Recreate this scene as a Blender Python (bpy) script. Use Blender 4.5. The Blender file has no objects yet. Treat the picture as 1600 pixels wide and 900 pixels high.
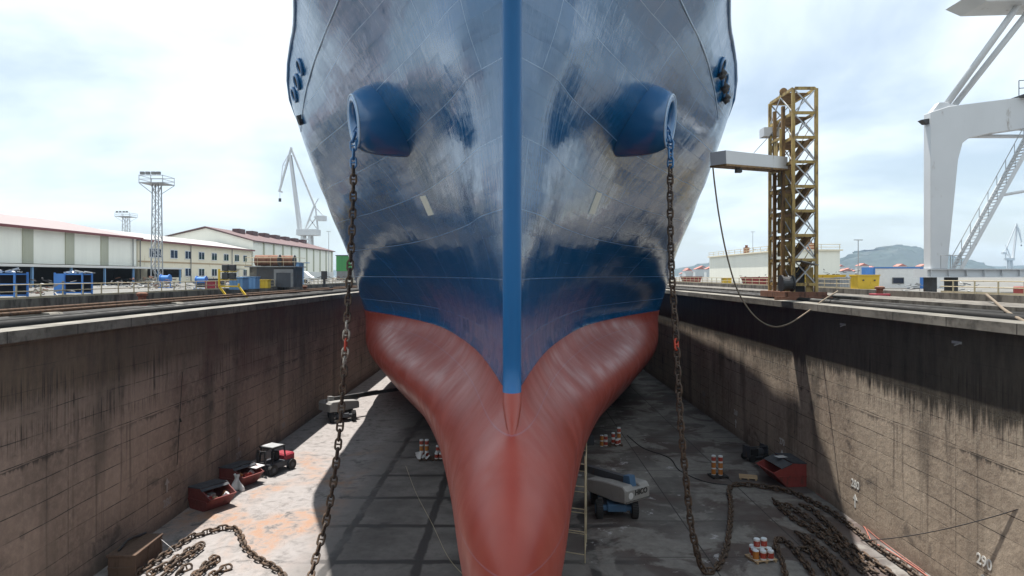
import bpy, math, random
import numpy as np
from mathutils import Vector, Matrix
from mathutils.bvhtree import BVHTree
random.seed(7)
D = bpy.data
S = bpy.context.scene
COL = S.collection
EYE = 14.0                                   # height of the eye above the dock floor
F = 1067.0                                   # 24 mm lens on a 36 mm gate, 1600 px wide

# ------------------------------------------------------------------ helpers
def P(px, py, Y):
    return Vector(((px-800)/F*Y, Y, EYE-(py-430)/F*Y))
def fl(px, py, z=0.0):
    Y = (EYE-z)*F/(py-430)
    return Vector(((px-800)/F*Y, Y, z))

class MB:
    """collects shapes, links them as one mesh object"""
    def __init__(s): s.v=[]; s.f=[]; s.m=[]
    def add(s, vs, fs, mi=0):
        b=len(s.v); s.v += [tuple(v) for v in vs]
        for f in fs: s.f.append(tuple(b+i for i in f)); s.m.append(mi)
        return s
    def box(s, x0,x1,y0,y1,z0,z1, mi=0):
        vs=[(x,y,z) for z in (z0,z1) for y in (y0,y1) for x in (x0,x1)]
        return s.add(vs,[(0,2,3,1),(4,5,7,6),(0,1,5,4),(2,6,7,3),(0,4,6,2),(1,3,7,5)],mi)
    def beam(s, p, q, w, h=None, mi=0, up=Vector((0,0,1))):
        p=Vector(p); q=Vector(q); h=h or w
        d=(q-p).normalized()
        if abs(d.dot(up))>.98: up=Vector((0,1,0)) if abs(d.y)<.9 else Vector((1,0,0))
        a=d.cross(up).normalized(); b=a.cross(d).normalized()
        vs=[]
        for c in (p,q):
            for (i,j) in ((-1,-1),(1,-1),(1,1),(-1,1)): vs.append(c+a*(w/2*i)+b*(h/2*j))
        return s.add(vs,[(3,2,1,0),(4,5,6,7),(0,1,5,4),(1,2,6,5),(2,3,7,6),(3,0,4,7)],mi)
    def tube(s, pts, r, n=8, mi=0, cap=True, closed=False):
        pts=[Vector(p) for p in pts]; N=len(pts); rr=r if isinstance(r,(list,tuple)) else [r]*N
        up=None; rings=[]
        for i in range(N):
            if closed: d=pts[(i+1)%N]-pts[i-1]
            else: d=pts[min(i+1,N-1)]-pts[max(i-1,0)]
            d.normalize()
            if up is None: up=Vector((0,0,1)) if abs(d.z)<.9 else Vector((0,1,0))
            a=d.cross(up); 
            if a.length<1e-4: a=d.cross(Vector((1,.3,.2)))
            a.normalize(); up=a.cross(d).normalized()
            rings.append([pts[i]+a*(rr[i]*math.cos(2*math.pi*k/n))+up*(rr[i]*math.sin(2*math.pi*k/n)) for k in range(n)])
        vs=[v for R in rings for v in R]; fs=[]
        for i in range(N if closed else N-1):
            j=(i+1)%N
            for k in range(n):
                l=(k+1)%n; fs.append((i*n+k,i*n+l,j*n+l,j*n+k))
        if cap and not closed: fs.append(tuple(range(n-1,-1,-1))); fs.append(tuple((N-1)*n+k for k in range(n)))
        return s.add(vs,fs,mi)
    def cyl(s,p,q,r,n=16,mi=0,r2=None): return s.tube([p,q],[r,r if r2 is None else r2],n,mi)
    def prism(s, prof, axis, a0, a1, mi=0):
        """closed 2-D profile swept along an axis; prof gives the two other coordinates in order"""
        n=len(prof); vs=[]
        for a in (a0,a1):
            for (u,w) in prof:
                vs.append({'x':(a,u,w),'y':(u,a,w),'z':(u,w,a)}[axis])
        fs=[(i,(i+1)%n,n+(i+1)%n,n+i) for i in range(n)]+[tuple(range(n-1,-1,-1)),tuple(range(n,2*n))]
        return s.add(vs,fs,mi)
    def xf(s,M): s.v=[tuple(M@Vector(v)) for v in s.v]; return s
    def build(s,name,mats,parent=None,smooth=False,world=True,bevel=0.0):
        me=D.meshes.new(name)
        off=Vector((0,0,0))
        if parent is not None and world:
            p=parent
            while p is not None: off=off+p.location; p=p.parent
        me.from_pydata([tuple(Vector(v)-off) for v in s.v],[],s.f)
        if not isinstance(mats,(list,tuple)): mats=[mats]
        for m in mats: me.materials.append(m)
        me.polygons.foreach_set('material_index',s.m)
        if smooth: me.polygons.foreach_set('use_smooth',[True]*len(s.f))
        import bmesh
        bm=bmesh.new(); bm.from_mesh(me); bmesh.ops.recalc_face_normals(bm,faces=bm.faces[:]); 
        if bevel: bmesh.ops.bevel(bm,geom=bm.edges[:],offset=bevel,segments=1,affect='EDGES',clamp_overlap=True)
        bm.to_mesh(me); bm.free()
        o=D.objects.new(name,me); COL.objects.link(o)
        if parent is not None: o.parent=parent
        return o

def spline(pts,step=.05):
    pts=[Vector(p) for p in pts]; out=[]
    q=[pts[0]*2-pts[1]]+pts+[pts[-1]*2-pts[-2]]
    for i in range(1,len(q)-2):
        n=max(2,int((q[i+1]-q[i]).length/step))
        for k in range(n):
            t=k/n; out.append(.5*((2*q[i])+(q[i+1]-q[i-1])*t+(2*q[i-1]-5*q[i]+4*q[i+1]-q[i+2])*t*t+(3*q[i]-q[i-1]-3*q[i+1]+q[i+2])*t**3))
    out.append(pts[-1]); return out

def tag(o,label=None,cat=None,group=None,kind=None):
    if label: o['label']=label
    if cat: o['category']=cat
    if group: o['group']=group
    if kind: o['kind']=kind
    return o
def thing(name,loc,label,cat,group=None,rz=0.0):
    o=D.objects.new(name,None); COL.objects.link(o); o.location=loc; o.rotation_euler=(0,0,rz); o.empty_display_size=.3
    return tag(o,label,cat,group)
def copy_tree(o,parent=None):
    c=o.copy(); COL.objects.link(c); c.parent=parent
    for ch in o.children: copy_tree(ch,c)
    return c

# ------------------------------------------------------------------ materials
class NT:
    def __init__(s,name):
        s.mat=D.materials.new(name); s.mat.use_nodes=True; s.t=s.mat.node_tree; s.n=s.t.nodes; s.l=s.t.links
        s.bsdf=s.n['Principled BSDF']
        s.co=s.n.new('ShaderNodeTexCoord').outputs['Object']
    def link(s,a,b): s.l.new(a,b)
    def val(s,sock,v):
        if hasattr(v,'is_output') or isinstance(v,bpy.types.NodeSocket): s.l.new(v,sock)
        else: sock.default_value=v
    def math(s,op,a,b=0.0,c=None,clamp=False):
        n=s.n.new('ShaderNodeMath'); n.operation=op; n.use_clamp=clamp
        s.val(n.inputs[0],a); s.val(n.inputs[1],b)
        if c is not None: s.val(n.inputs[2],c)
        return n.outputs[0]
    def sep(s,v=None):
        n=s.n.new('ShaderNodeSeparateXYZ'); s.l.new(v or s.co,n.inputs[0]); return n.outputs
    def comb(s,x,y,z):
        n=s.n.new('ShaderNodeCombineXYZ')
        for i,a in enumerate((x,y,z)): s.val(n.inputs[i],a)
        return n.outputs[0]
    def scale(s,sx,sy,sz,v=None):
        n=s.n.new('ShaderNodeMapping'); n.inputs['Scale'].default_value=(sx,sy,sz); s.l.new(v or s.co,n.inputs['Vector']); return n.outputs[0]
    def noise(s,v=None,sc=1.0,det=4,rough=.55,dist=0.0):
        n=s.n.new('ShaderNodeTexNoise'); s.l.new(v or s.co,n.inputs['Vector'])
        n.inputs['Scale'].default_value=sc; n.inputs['Detail'].default_value=det; n.inputs['Roughness'].default_value=rough; n.inputs['Distortion'].default_value=dist
        return n.outputs['Fac']
    def ramp(s,f,a,b,lo=0.0,hi=1.0):
        n=s.n.new('ShaderNodeMapRange'); n.interpolation_type='SMOOTHSTEP'
        s.val(n.inputs[0],f); s.val(n.inputs[1],a); s.val(n.inputs[2],b); s.val(n.inputs[3],lo); s.val(n.inputs[4],hi)
        return n.outputs[0]
    def mix(s,f,a,b,mode='MIX'):
        n=s.n.new('ShaderNodeMix'); n.data_type='RGBA'; n.blend_type=mode
        s.val(n.inputs[0],f)
        for i,c in ((6,a),(7,b)):
            if isinstance(c,tuple): n.inputs[i].default_value=(c[0],c[1],c[2],1)
            else: s.l.new(c,n.inputs[i])
        return n.outputs[2]
    def brick(s,v,w,h,mort,off=.5,smooth=.1):
        n=s.n.new('ShaderNodeTexBrick'); s.l.new(v,n.inputs['Vector']); n.offset=off
        n.inputs['Scale'].default_value=1; n.inputs['Brick Width'].default_value=w; n.inputs['Row Height'].default_value=h
        n.inputs['Mortar Size'].default_value=mort; n.inputs['Mortar Smooth'].default_value=smooth
        n.inputs['Color1'].default_value=(0,0,0,1); n.inputs['Color2'].default_value=(1,1,1,1); n.inputs['Mortar'].default_value=(.5,.5,.5,1)
        return n.outputs['Color'],n.outputs['Fac']
    def bump(s,h,strength=1.0,dist=1.0,normal=None):
        n=s.n.new('ShaderNodeBump'); n.inputs['Strength'].default_value=strength; n.inputs['Distance'].default_value=dist
        s.l.new(h,n.inputs['Height'])
        if normal: s.l.new(normal,n.inputs['Normal'])
        return n.outputs[0]
    def done(s,col,rough=.6,metal=0.0,normal=None,**kw):
        s.val(s.bsdf.inputs['Base Color'],col if not isinstance(col,tuple) else (col[0],col[1],col[2],1))
        s.val(s.bsdf.inputs['Roughness'],rough); s.val(s.bsdf.inputs['Metallic'],metal)
        if normal: s.l.new(normal,s.bsdf.inputs['Normal'])
        for k,v in kw.items(): s.val(s.bsdf.inputs[k],v)
        return s.mat

def worn(name,col,rough=.55,metal=0.0,dirt=(.12,.07,.045),amount=.35,sc=1.5,var=.25):
    """painted or bare surface with uneven tone and patches of dirt or rust"""
    t=NT(name); n1=t.noise(sc=sc*.6,det=5); n2=t.noise(t.scale(1,1,.35),sc=sc*2.2,det=6,rough=.65)
    a=tuple(c*(1-var) for c in col); b=tuple(min(1,c*(1+var)) for c in col)
    c=t.mix(n1,a,b); m=t.ramp(n2,.68-amount*.3,.82-amount*.2)
    c=t.mix(m,c,dirt)
    return t.done(c,t.ramp(n2,.2,.8,rough-.1,min(1,rough+.2)),metal,t.bump(n2,.25,.02))
def plain(name,col,rough=.5,metal=0.0):
    t=NT(name); n=t.noise(sc=3,det=3); return t.done(t.mix(n,tuple(c*.85 for c in col),tuple(min(1,c*1.12) for c in col)),rough,metal)
def corrugated(name,col,axis,period,amp=.03,dirt=.12):
    t=NT(name); x=t.sep()[axis]; w=t.math('SINE',t.math('MULTIPLY',x,2*math.pi/period))
    n=t.noise(t.scale(1,1,.12),sc=.6,det=5)
    c=t.mix(t.ramp(n,.35,.75),col,tuple(k*(1-dirt*2) for k in col))
    return t.done(c,.5,0,t.bump(w,.6,amp))

M={}
def make_materials():
    # hull paint: blue topsides, red below the painted waterline, glossy, on slightly dished welded plates
    t=NT('hull_paint'); x,y,z=t.sep(); y=t.math('ADD',y,60.0); z=t.math('ADD',z,2.31)
    vz=t.comb(y,z,0.0)
    pc,pf=t.brick(vz,7.5,2.31,.018,.5,.0)
    sc_,sf_=t.brick(vz,2.5,.77,.004,.33,.0)
    edge=t.math('ADD',z,t.math('MULTIPLY',t.math('SUBTRACT',t.noise(sc=3,det=2),.5),.03))
    red=t.math('LESS_THAN',edge,10.26)
    dn=t.noise(t.scale(1,1,.25),sc=.8,det=6,rough=.6)
    blue=t.mix(dn,(.002,.072,.195),(.004,.098,.25))
    rn=t.noise(t.scale(1.0,1.0,.7),sc=.6,det=6,rough=.55)
    redc=t.mix(t.ramp(rn,.25,.75),(.245,.038,.026),(.295,.054,.038))
    fade=t.noise(t.scale(1,1,.3),sc=.5,det=3)
    redc=t.mix(t.ramp(fade,.45,.75,0,.35),redc,(.31,.075,.055))
    c=t.mix(red,blue,redc)
    c=t.mix(t.math('MULTIPLY',pf,t.math('SUBTRACT',.6,t.math('MULTIPLY',red,.48))),c,(.22,.36,.55))  # pale plate seams: the gleam on the weld beads is painted in
    # shape of the plating: dished between frames, each plate a little out of true, brushed rolling marks
    dish=t.math('ADD',t.math('MULTIPLY',t.math('SINE',t.math('MULTIPLY',y,2*math.pi/.80)),.0011),
                       t.math('MULTIPLY',t.math('SINE',t.math('MULTIPLY',z,2*math.pi/.77)),.0009))
    tilt=t.math('MULTIPLY',t.math('SUBTRACT',sc_,.5),t.math('MULTIPLY',t.math('SINE',t.math('ADD',y,t.math('MULTIPLY',z,1.3))),.010))
    big=t.math('MULTIPLY',t.noise(t.scale(.55,.55,1),sc=.9,det=3,rough=.5),.02)
    roll=t.math('MULTIPLY',t.noise(t.scale(3.5,3.5,.35),sc=1.6,det=4,rough=.6),.012)
    h=t.math('ADD',t.math('ADD',dish,tilt),t.math('ADD',big,t.math('ADD',roll,t.math('MULTIPLY',pf,.012))))
    def tile(w,hh,seed):
        rowi=t.math('FLOOR',t.math('DIVIDE',z,hh)); coli=t.math('FLOOR',t.math('ADD',t.math('DIVIDE',y,w),t.math('MULTIPLY',rowi,.37)))
        wn_=t.n.new('ShaderNodeTexWhiteNoise'); wn_.noise_dimensions='3D'; t.link(t.comb(coli,rowi,seed),wn_.inputs['Vector'])
        return wn_.outputs['Color']
    def vm(op,a,b=None,sc=None):
        n=t.n.new('ShaderNodeVectorMath'); n.operation=op; t.link(a,n.inputs[0])
        if b is not None:
            if isinstance(b,tuple): n.inputs[1].default_value=b
            else: t.link(b,n.inputs[1])
        if sc is not None: n.inputs['Scale'].default_value=sc
        return n.outputs[0]
    half=(.5,.5,.5)
    geo=t.n.new('ShaderNodeNewGeometry').outputs['Normal']
    def ncol(v,sc,det):
        n=t.n.new('ShaderNodeTexNoise'); t.link(v,n.inputs['Vector']); n.inputs['Scale'].default_value=sc; n.inputs['Detail'].default_value=det; return n.outputs['Color']
    off=vm('ADD',vm('SCALE',vm('SUBTRACT',tile(2.4,.77,1.0),half),sc=.048),vm('SCALE',vm('SUBTRACT',tile(.8,.39,5.0),half),sc=.022))
    off=vm('ADD',off,vm('SCALE',vm('SUBTRACT',ncol(t.comb(t.math('MULTIPLY',x,.5),t.math('MULTIPLY',y,.5),t.math('MULTIPLY',z,5.0)),1.2,5),half),sc=.075))
    off=vm('ADD',off,vm('SCALE',vm('SUBTRACT',ncol(t.co,.22,2),half),sc=.06))
    kk=t.math('SUBTRACT',1.0,t.math('MULTIPLY',red,.93)); sc2=t.n.new('ShaderNodeVectorMath'); sc2.operation='SCALE'; t.link(off,sc2.inputs[0]); t.link(kk,sc2.inputs['Scale'])
    nb=vm('NORMALIZE',vm('ADD',geo,sc2.outputs[0]))
    nr=t.bump(t.math('MULTIPLY',h,t.math('SUBTRACT',1.0,t.math('MULTIPLY',red,.88))),1.0,1.0,nb)
    rr=t.mix(red,(.13,.13,.13),(.30,.30,.30))
    wetk=t.ramp(t.noise(t.scale(.8,.8,.5),sc=.55,det=5,rough=.55),.38,.62)
    rsep=t.math('ADD',t.math('MULTIPLY',red,t.math('ADD',.24,t.math('MULTIPLY',wetk,.12))),t.math('ADD',.09,t.math('MULTIPLY',t.ramp(dn,.35,.7),.13)))
    M['hull']=t.done(c,rsep,0,nr,**{'IOR':t.math('ADD',1.95,t.math('MULTIPLY',red,-.57))})
    t=NT('blue_gloss'); n=t.noise(sc=1.2,det=4)
    M['blue']=t.done(t.mix(n,(.006,.10,.27),(.012,.135,.33)),t.ramp(n,.3,.7,.14,.26),0,t.bump(n,1,.025),**{'IOR':1.8})
    M['blue_edge']=plain('blue_edge',(.34,.47,.62),.3)
    t=NT('stem_paint'); x,y,z=t.sep(); z=t.math('ADD',z,2.31); n=t.noise(t.scale(6,6,.3),sc=1,det=4)
    c=t.mix(t.math('LESS_THAN',z,10.26),t.mix(n,(.004,.09,.25),(.008,.12,.31)),(.27,.046,.030))
    M['stem']=t.done(c,.40,0,t.bump(n,1,.006),**{'IOR':1.45})
    M['dark']=plain('dark_recess',(.012,.012,.014),.7)  # near-black colour standing in for the shade inside hull openings
    M['steel_dark']=worn('dark_steel',(.05,.05,.052),.5,.3,amount=.4)
    M['pale_patch']=plain('pale_patch',(.62,.62,.55),.5)
    M['deck']=plain('deck_green',(.05,.09,.07),.7)
    # chain
    t=NT('rusty_chain'); n=t.noise(sc=5,det=6,rough=.65)
    c=t.mix(t.ramp(n,.3,.7),(.045,.030,.022),(.14,.085,.05))
    oi=t.n.new('ShaderNodeObjectInfo').outputs['Random']
    c=t.mix(t.math('MULTIPLY',oi,.4),c,(.06,.055,.05))
    M['chain']=t.done(c,.8,.15,t.bump(n,.6,.015))
    M['chain_red']=worn('red_painted_link',(.45,.055,.025),.6,0,amount=.5,sc=5)
    M['chain_pale']=worn('whitened_link',(.40,.36,.30),.7,0,amount=.9,sc=4)
    # dock wall concrete
    for side in (-1,1):
        t=NT('dock_concrete_left' if side<0 else 'dock_concrete_right'); x,y,z=t.sep()
        v=t.comb(y,t.math('ADD',z,t.math('MULTIPLY',t.noise(t.scale(0,.15,0),sc=1,det=2),.25)),0.0)
        bc,bf0=t.brick(v,5.3,.95,.018,.5,.0); hc,hf=t.brick(v,900.0,.95,.02,.0,.0)
        bf=t.math('MAXIMUM',hf,t.math('MULTIPLY',bf0,t.ramp(t.noise(t.scale(1,.4,.6),sc=1,det=3),.56,.66,.05,.7)))
        big=t.noise(t.scale(1,1,.5),sc=.22,det=5,rough=.6)
        fine=t.noise(sc=2.5,det=8,rough=.7)
        runs=t.noise(t.scale(1,2.4,.10),sc=1,det=5,rough=.6)
        wide=t.noise(t.scale(1,.35,.06),sc=1,det=3,rough=.5)
        if side>0: a,b=(.26,.20,.150),(.47,.385,.295)  # paler concrete: part of this wall's sunlight is put into its colour
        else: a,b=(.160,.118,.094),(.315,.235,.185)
        c=t.mix(t.ramp(big,.3,.7),a,b)
        c=t.mix(t.math('MULTIPLY',t.ramp(fine,.35,.75),.45),c,tuple(k*1.5 for k in b))
        c=t.mix(t.math('MULTIPLY',bc,.14),c,tuple(k*.6 for k in a))
        c=t.mix(t.ramp(runs,.56,.72,0,.55),c,(.055,.042,.035))
        c=t.mix(t.ramp(wide,.55,.68,0,.55),c,(.075,.062,.048))
        # joints: thin, broken, darker where they weep
        c=t.mix(t.math('MULTIPLY',bf,t.ramp(t.noise(t.scale(1,.5,1),sc=1,det=5),.38,.58,.15,.95)),c,(.028,.024,.02))
        # tide line: algae-black above a ragged edge with drips running down
        drip=t.noise(t.scale(1,5.5,.22),sc=1,det=4,rough=.7)
        drip2=t.noise(t.scale(1,.25,.2),sc=1,det=3)
        lim=t.math('ADD',t.math('SUBTRACT',8.1 if side>0 else 9.0,t.math('MULTIPLY',drip,2.6)),t.math('MULTIPLY',drip2,1.7))
        al=t.ramp(z,lim,t.math('ADD',lim,.75))
        aln=t.ramp(t.noise(t.scale(1,1.2,.3),sc=1.2,det=7,rough=.7),.25,.75)
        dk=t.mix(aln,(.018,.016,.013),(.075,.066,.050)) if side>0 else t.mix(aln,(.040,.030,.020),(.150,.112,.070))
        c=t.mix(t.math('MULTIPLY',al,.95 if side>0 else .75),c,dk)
        thin=t.noise(t.scale(1,9.0,.16),sc=1,det=4,rough=.75)
        db=t.math('MULTIPLY',t.math('MULTIPLY',t.ramp(z,6.6,7.6),t.ramp(z,10.4,9.2)),t.ramp(t.noise(t.scale(1,.22,.5),sc=1,det=3),.40,.56))
        c=t.mix(t.math('MULTIPLY',db,t.ramp(thin,.50,.60,0,.9)),c,(.018,.013,.010))
        tint=t.ramp(t.noise(t.scale(1,.5,.6),sc=.32,det=4),.52,.66,0,.5)
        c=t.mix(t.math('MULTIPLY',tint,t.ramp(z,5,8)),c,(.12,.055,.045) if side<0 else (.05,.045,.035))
        blot=t.ramp(t.noise(t.scale(1,1,1.2),sc=.45,det=6,rough=.6,dist=.4),.60,.70,0,.6)
        c=t.mix(blot,c,(.06,.05,.045))
        # pale broken band just under it
        band=t.math('MULTIPLY',t.ramp(z,t.math('SUBTRACT',lim,1.0),lim),t.math('SUBTRACT',1,al))
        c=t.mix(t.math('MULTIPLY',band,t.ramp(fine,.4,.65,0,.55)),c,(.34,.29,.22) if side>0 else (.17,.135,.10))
        # a construction joint that has opened, with dark weeps under it
        jz=t.math('ADD',6.35,t.math('MULTIPLY',t.noise(t.scale(0,.3,0),sc=1,det=3),.2))
        jd=t.math('SUBTRACT',jz,z)
        jm=t.math('MULTIPLY',t.ramp(jd,0,.05),t.ramp(jd,t.ramp(runs,.4,.7,.06,.55),0.03))
        c=t.mix(t.math('MULTIPLY',jm,t.ramp(t.noise(t.scale(0,.12,0),sc=1,det=4),.35,.6,.1,.85)),c,(.025,.021,.018))
        # wall gets darker towards its foot
        c=t.mix(t.ramp(z,.9,0.0,0,.45),c,(.06,.05,.042))
        h=t.math('ADD',t.math('MULTIPLY',fine,.05),t.math('MULTIPLY',bf,-.03))
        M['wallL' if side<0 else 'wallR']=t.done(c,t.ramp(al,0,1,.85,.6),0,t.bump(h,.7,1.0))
    # coping and quay concrete
    t=NT('coping_concrete'); x,y,z=t.sep(); n=t.noise(sc=1.3,det=7,rough=.7); n2=t.noise(t.scale(.6,.18,.6),sc=1,det=4)
    c=t.mix(t.ramp(n2,.35,.65),(.115,.105,.088),(.25,.23,.195)); c=t.mix(t.ramp(n,.45,.7,0,.8),c,(.06,.054,.045))
    jj,jf=t.brick(t.comb(y,0.25,0.0),4.2,50,.03,.0,.0); c=t.mix(jf,c,(.04,.035,.03))
    M['coping']=t.done(c,.85,0,t.bump(n,.5,.06))
    t=NT('quay_concrete'); n=t.noise(sc=.35,det=7,rough=.65); n2=t.noise(sc=3,det=6)
    c=t.mix(t.ramp(n,.3,.7),(.085,.082,.076),(.180,.174,.160)); c=t.mix(t.ramp(n2,.5,.75,0,.7),c,(.055,.048,.042))
    M['quay']=t.done(c,.9,0,t.bump(n2,.4,.03))
    M['parapet']=worn('parapet_concrete',(.15,.135,.115),.9,0,(.05,.042,.035),.9,.7,.4)
    M['ledge']=worn('ledge_dirt',(.028,.025,.023),.9,0,(.02,.018,.016),.5,.8)
    # dock floor
    t=NT('dock_floor'); x,y,z=t.sep()
    v=t.comb(t.math('ADD',x,t.math('MULTIPLY',t.noise(sc=.6,det=4),.55)),t.math('ADD',y,t.math('MULTIPLY',t.noise(sc=.55,det=4),.55)),0.0)
    bc,bf=t.brick(v,4.3,4.8,.30,.0,.45)
    cr_c,cr_f=t.brick(t.comb(t.math('ADD',x,.7),t.math('ADD',y,1.1),0.0),5.2,5.0,.035,.0,.0)
    n=t.noise(sc=.35,det=6,rough=.6); n2=t.noise(sc=2.2,det=8,rough=.7); n3=t.noise(sc=.16,det=4,rough=.55,dist=.6)
    c=t.mix(t.ramp(n,.3,.7),(.085,.077,.073),(.165,.153,.145))
    c=t.mix(t.ramp(n2,.45,.75,0,.5),c,(.06,.054,.052))
    # brown-red blasting sludge towards the right side
    sl=t.math('MULTIPLY',t.ramp(x,-1,7),t.ramp(n3,.36,.58))
    c=t.mix(t.math('MULTIPLY',sl,.85),c,t.mix(n2,(.045,.029,.026),(.092,.063,.055)))
    wet=t.math('MAXIMUM',t.math('MULTIPLY',bf,t.ramp(x,9,3)),t.ramp(n3,.60,.66))
    c=t.mix(t.math('MULTIPLY',wet,.88),c,(.018,.016,.016))
    pale=t.math('MULTIPLY',t.ramp(t.noise(sc=.25,det=6,rough=.62,dist=.6),.47,.55),t.ramp(x,1,6)); c=t.mix(t.math('MULTIPLY',pale,t.ramp(n2,.25,.7,.55,.95)),c,t.mix(n2,(.15,.14,.128),(.27,.258,.24)))
    c=t.mix(t.math('MULTIPLY',cr_f,t.ramp(x,4,8)),c,(.03,.027,.025))
    # grit and spent abrasive lying along the left side, orange in patches
    dn=t.noise(sc=1.1,det=9,rough=.72,dist=.4)
    grit=t.math('MULTIPLY',t.ramp(t.math('ADD',x,t.math('MULTIPLY',n,5)),-5.5,-9.5),t.ramp(dn,.30,.52))
    c=t.mix(t.math('MULTIPLY',grit,.9),c,t.mix(n2,(.17,.155,.15),(.37,.345,.335)))
    on=t.noise(t.scale(1,.7,1),sc=.23,det=3,dist=.8)
    org=t.math('MULTIPLY',t.math('MULTIPLY',t.ramp(x,-9.5,-11.5),t.ramp(on,.42,.60)),t.math('MULTIPLY',t.ramp(dn,.36,.62),t.math('MULTIPLY',t.ramp(y,58,50),t.ramp(y,31,36))))
    c=t.mix(t.math('MULTIPLY',org,.85),c,(.30,.165,.095))
    mark=t.noise(t.scale(1,.5,1),sc=1.6,det=3,dist=3.5)
    mm=t.math('MULTIPLY',t.math('MULTIPLY',t.ramp(mark,.485,.5),t.ramp(mark,.52,.505)),t.math('MULTIPLY',t.ramp(x,-8,-10),t.ramp(t.noise(sc=.3,det=2),.45,.6)))
    c=t.mix(t.math('MULTIPLY',mm,.7),c,(.13,.10,.085))
    # spilt white paint
    sp=t.math('MULTIPLY',t.ramp(t.noise(t.scale(1,1,1),sc=.55,det=7,rough=.68,dist=.5),.605,.65),t.math('MULTIPLY',t.ramp(x,2,4),t.ramp(x,14,11)))
    c=t.mix(t.math('MULTIPLY',sp,.75),c,(.42,.41,.42))
    ro=t.mix(wet,(.8,.8,.8),(.30,.30,.30))
    rg=t.math('SUBTRACT',.88,t.math('MULTIPLY',wet,.25))
    M['floor']=t.done(c,rg,0,t.bump(n2,.5,.04))
    # painted and bare metals etc.
    M['yellow']=worn('weathered_yellow',(.36,.25,.08),.65,0,(.12,.075,.04),.75)
    M['yellow_dark']=worn('rusty_yellow_brown',(.20,.115,.04),.65,0,(.06,.035,.02),.7)
    M['rust']=worn('rust',(.17,.075,.045),.85,0,(.07,.035,.025),.6)
    M['grey_paint']=worn('light_grey_paint',(.55,.565,.58),.5,0,(.22,.17,.13),.22,.5,.1)
    M['white_paint']=worn('off_white_paint',(.62,.62,.60),.5,0,(.3,.24,.18),.18,.5,.08)
    M['galv']=worn('galvanised',(.38,.39,.40),.45,.5,(.2,.16,.12),.2)
    M['rail']=worn('railing_cream',(.42,.36,.24),.6,0,(.2,.12,.06),.4)
    M['pipe_black']=worn('tarred_pipe',(.018,.017,.016),.5,0,(.012,.011,.01),.3,.5,.2); M['pipe_black'].node_tree.nodes['Principled BSDF'].inputs['Specular IOR Level'].default_value=.2
    M['pipe_rust']=worn('orange_brown_pipe',(.115,.06,.03),.75,0,(.045,.03,.022),.7)
    M['cream']=corrugated('cream_cladding',(.83,.82,.72),1,.9,.012,.03)
    M['cream_x']=corrugated('cream_cladding_end',(.80,.78,.68),0,.9,.012,.03)
    M['sage']=corrugated('sage_cladding',(.40,.40,.30),1,.9,.012,.05)
    M['roof_pink']=corrugated('faded_red_roof',(.235,.18,.175),1,.8,.02,.06)
    M['roof_white']=corrugated('pale_roof',(.36,.345,.335),1,.8,.02,.06)
    M['roof_red']=worn('dark_red_roof',(.105,.058,.058),.7,0,(.16,.07,.06),.3)
    M['trim_red']=plain('red_trim',(.17,.045,.045),.6)
    M['render']=worn('cream_render',(.76,.69,.53),.85,0,(.5,.39,.24),.3,.5,.06)
    M['win_white']=plain('white_frame',(.75,.75,.74),.4)
    t=NT('window_glass'); M['glass']=t.done((.015,.025,.05),.08,0)
    M['green']=corrugated('green_cladding',(.05,.27,.07),0,.5,.03)
    M['blue_rack']=worn('blue_rack_paint',(.05,.19,.52),.55,0,(.10,.08,.07),.2)
    M['blue_pale']=worn('pale_blue_paint',(.14,.28,.48),.6,0,(.2,.2,.2),.2)
    M['red']=worn('faded_red_paint',(.25,.040,.034),.65,0,(.10,.045,.035),.55)
    M['red_dull']=worn('dull_red_skip',(.15,.030,.026),.6,0,(.07,.03,.022),.45)
    M['red_bright']=worn('red_machine_paint',(.26,.018,.035),.5,0,(.08,.03,.025),.4,2)
    M['yellow_b']=worn('bright_yellow',(.70,.46,.03),.5,0,(.3,.2,.05),.2)
    M['black']=plain('black_rubber',(.016,.016,.017),.75)
    M['shade']=plain('dark_interior',(.02,.02,.022),.9)  # near-black: shade within the shelter and doorway is put into the colour
    M['grey']=worn('mid_grey',(.20,.20,.20),.6)
    M['lift_grey']=worn('lift_grey_cover',(.27,.265,.255),.5,0,(.14,.10,.085),.3,1.5)
    M['lift_dark']=worn('lift_dark',(.05,.055,.065),.55)
    M['lift_blue']=worn('lift_blue',(.05,.12,.22),.5,0,(.07,.06,.06),.3)
    M['wood']=worn('raw_wood',(.42,.30,.18),.8,0,(.2,.14,.09),.3,4)
    M['wood_dark']=worn('old_wood',(.10,.062,.042),.85,0,(.07,.045,.03),.5,3)
    M['rope']=worn('tan_rope',(.16,.125,.09),.9,0,(.25,.19,.13),.3,6)
    M['sheet']=worn('white_plastic',(.62,.62,.62),.35,0,(.4,.38,.36),.2,3)
    M['hose']=worn('pink_red_hose',(.34,.12,.09),.5,0,(.3,.12,.09),.2,4)
    M['can_white']=plain('can_white',(.72,.72,.70),.4)
    M['can_red']=worn('can_red',(.36,.05,.03),.45,0,(.6,.5,.42),.35,6)
    M['can_orange']=worn('can_orange',(.45,.17,.035),.45,0,(.5,.4,.3),.3,6)
    M['can_lid']=plain('can_lid',(.66,.72,.78),.35)
    M['paint_mark']=plain('white_marking',(.72,.72,.68),.8)
    M['paint_mark_dull']=plain('dull_marking',(.30,.27,.25),.9)
    M['lettering']=plain('black_lettering',(.02,.02,.02),.6)
    t=NT('far_hill'); n=t.noise(sc=.012,det=8,rough=.7); n2=t.noise(sc=.004,det=3)
    c=t.mix(t.ramp(n,.35,.65),(.010,.022,.022),(.024,.042,.036)); c=t.mix(t.ramp(n2,.58,.66,0,.4),c,(.09,.09,.075))
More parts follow.
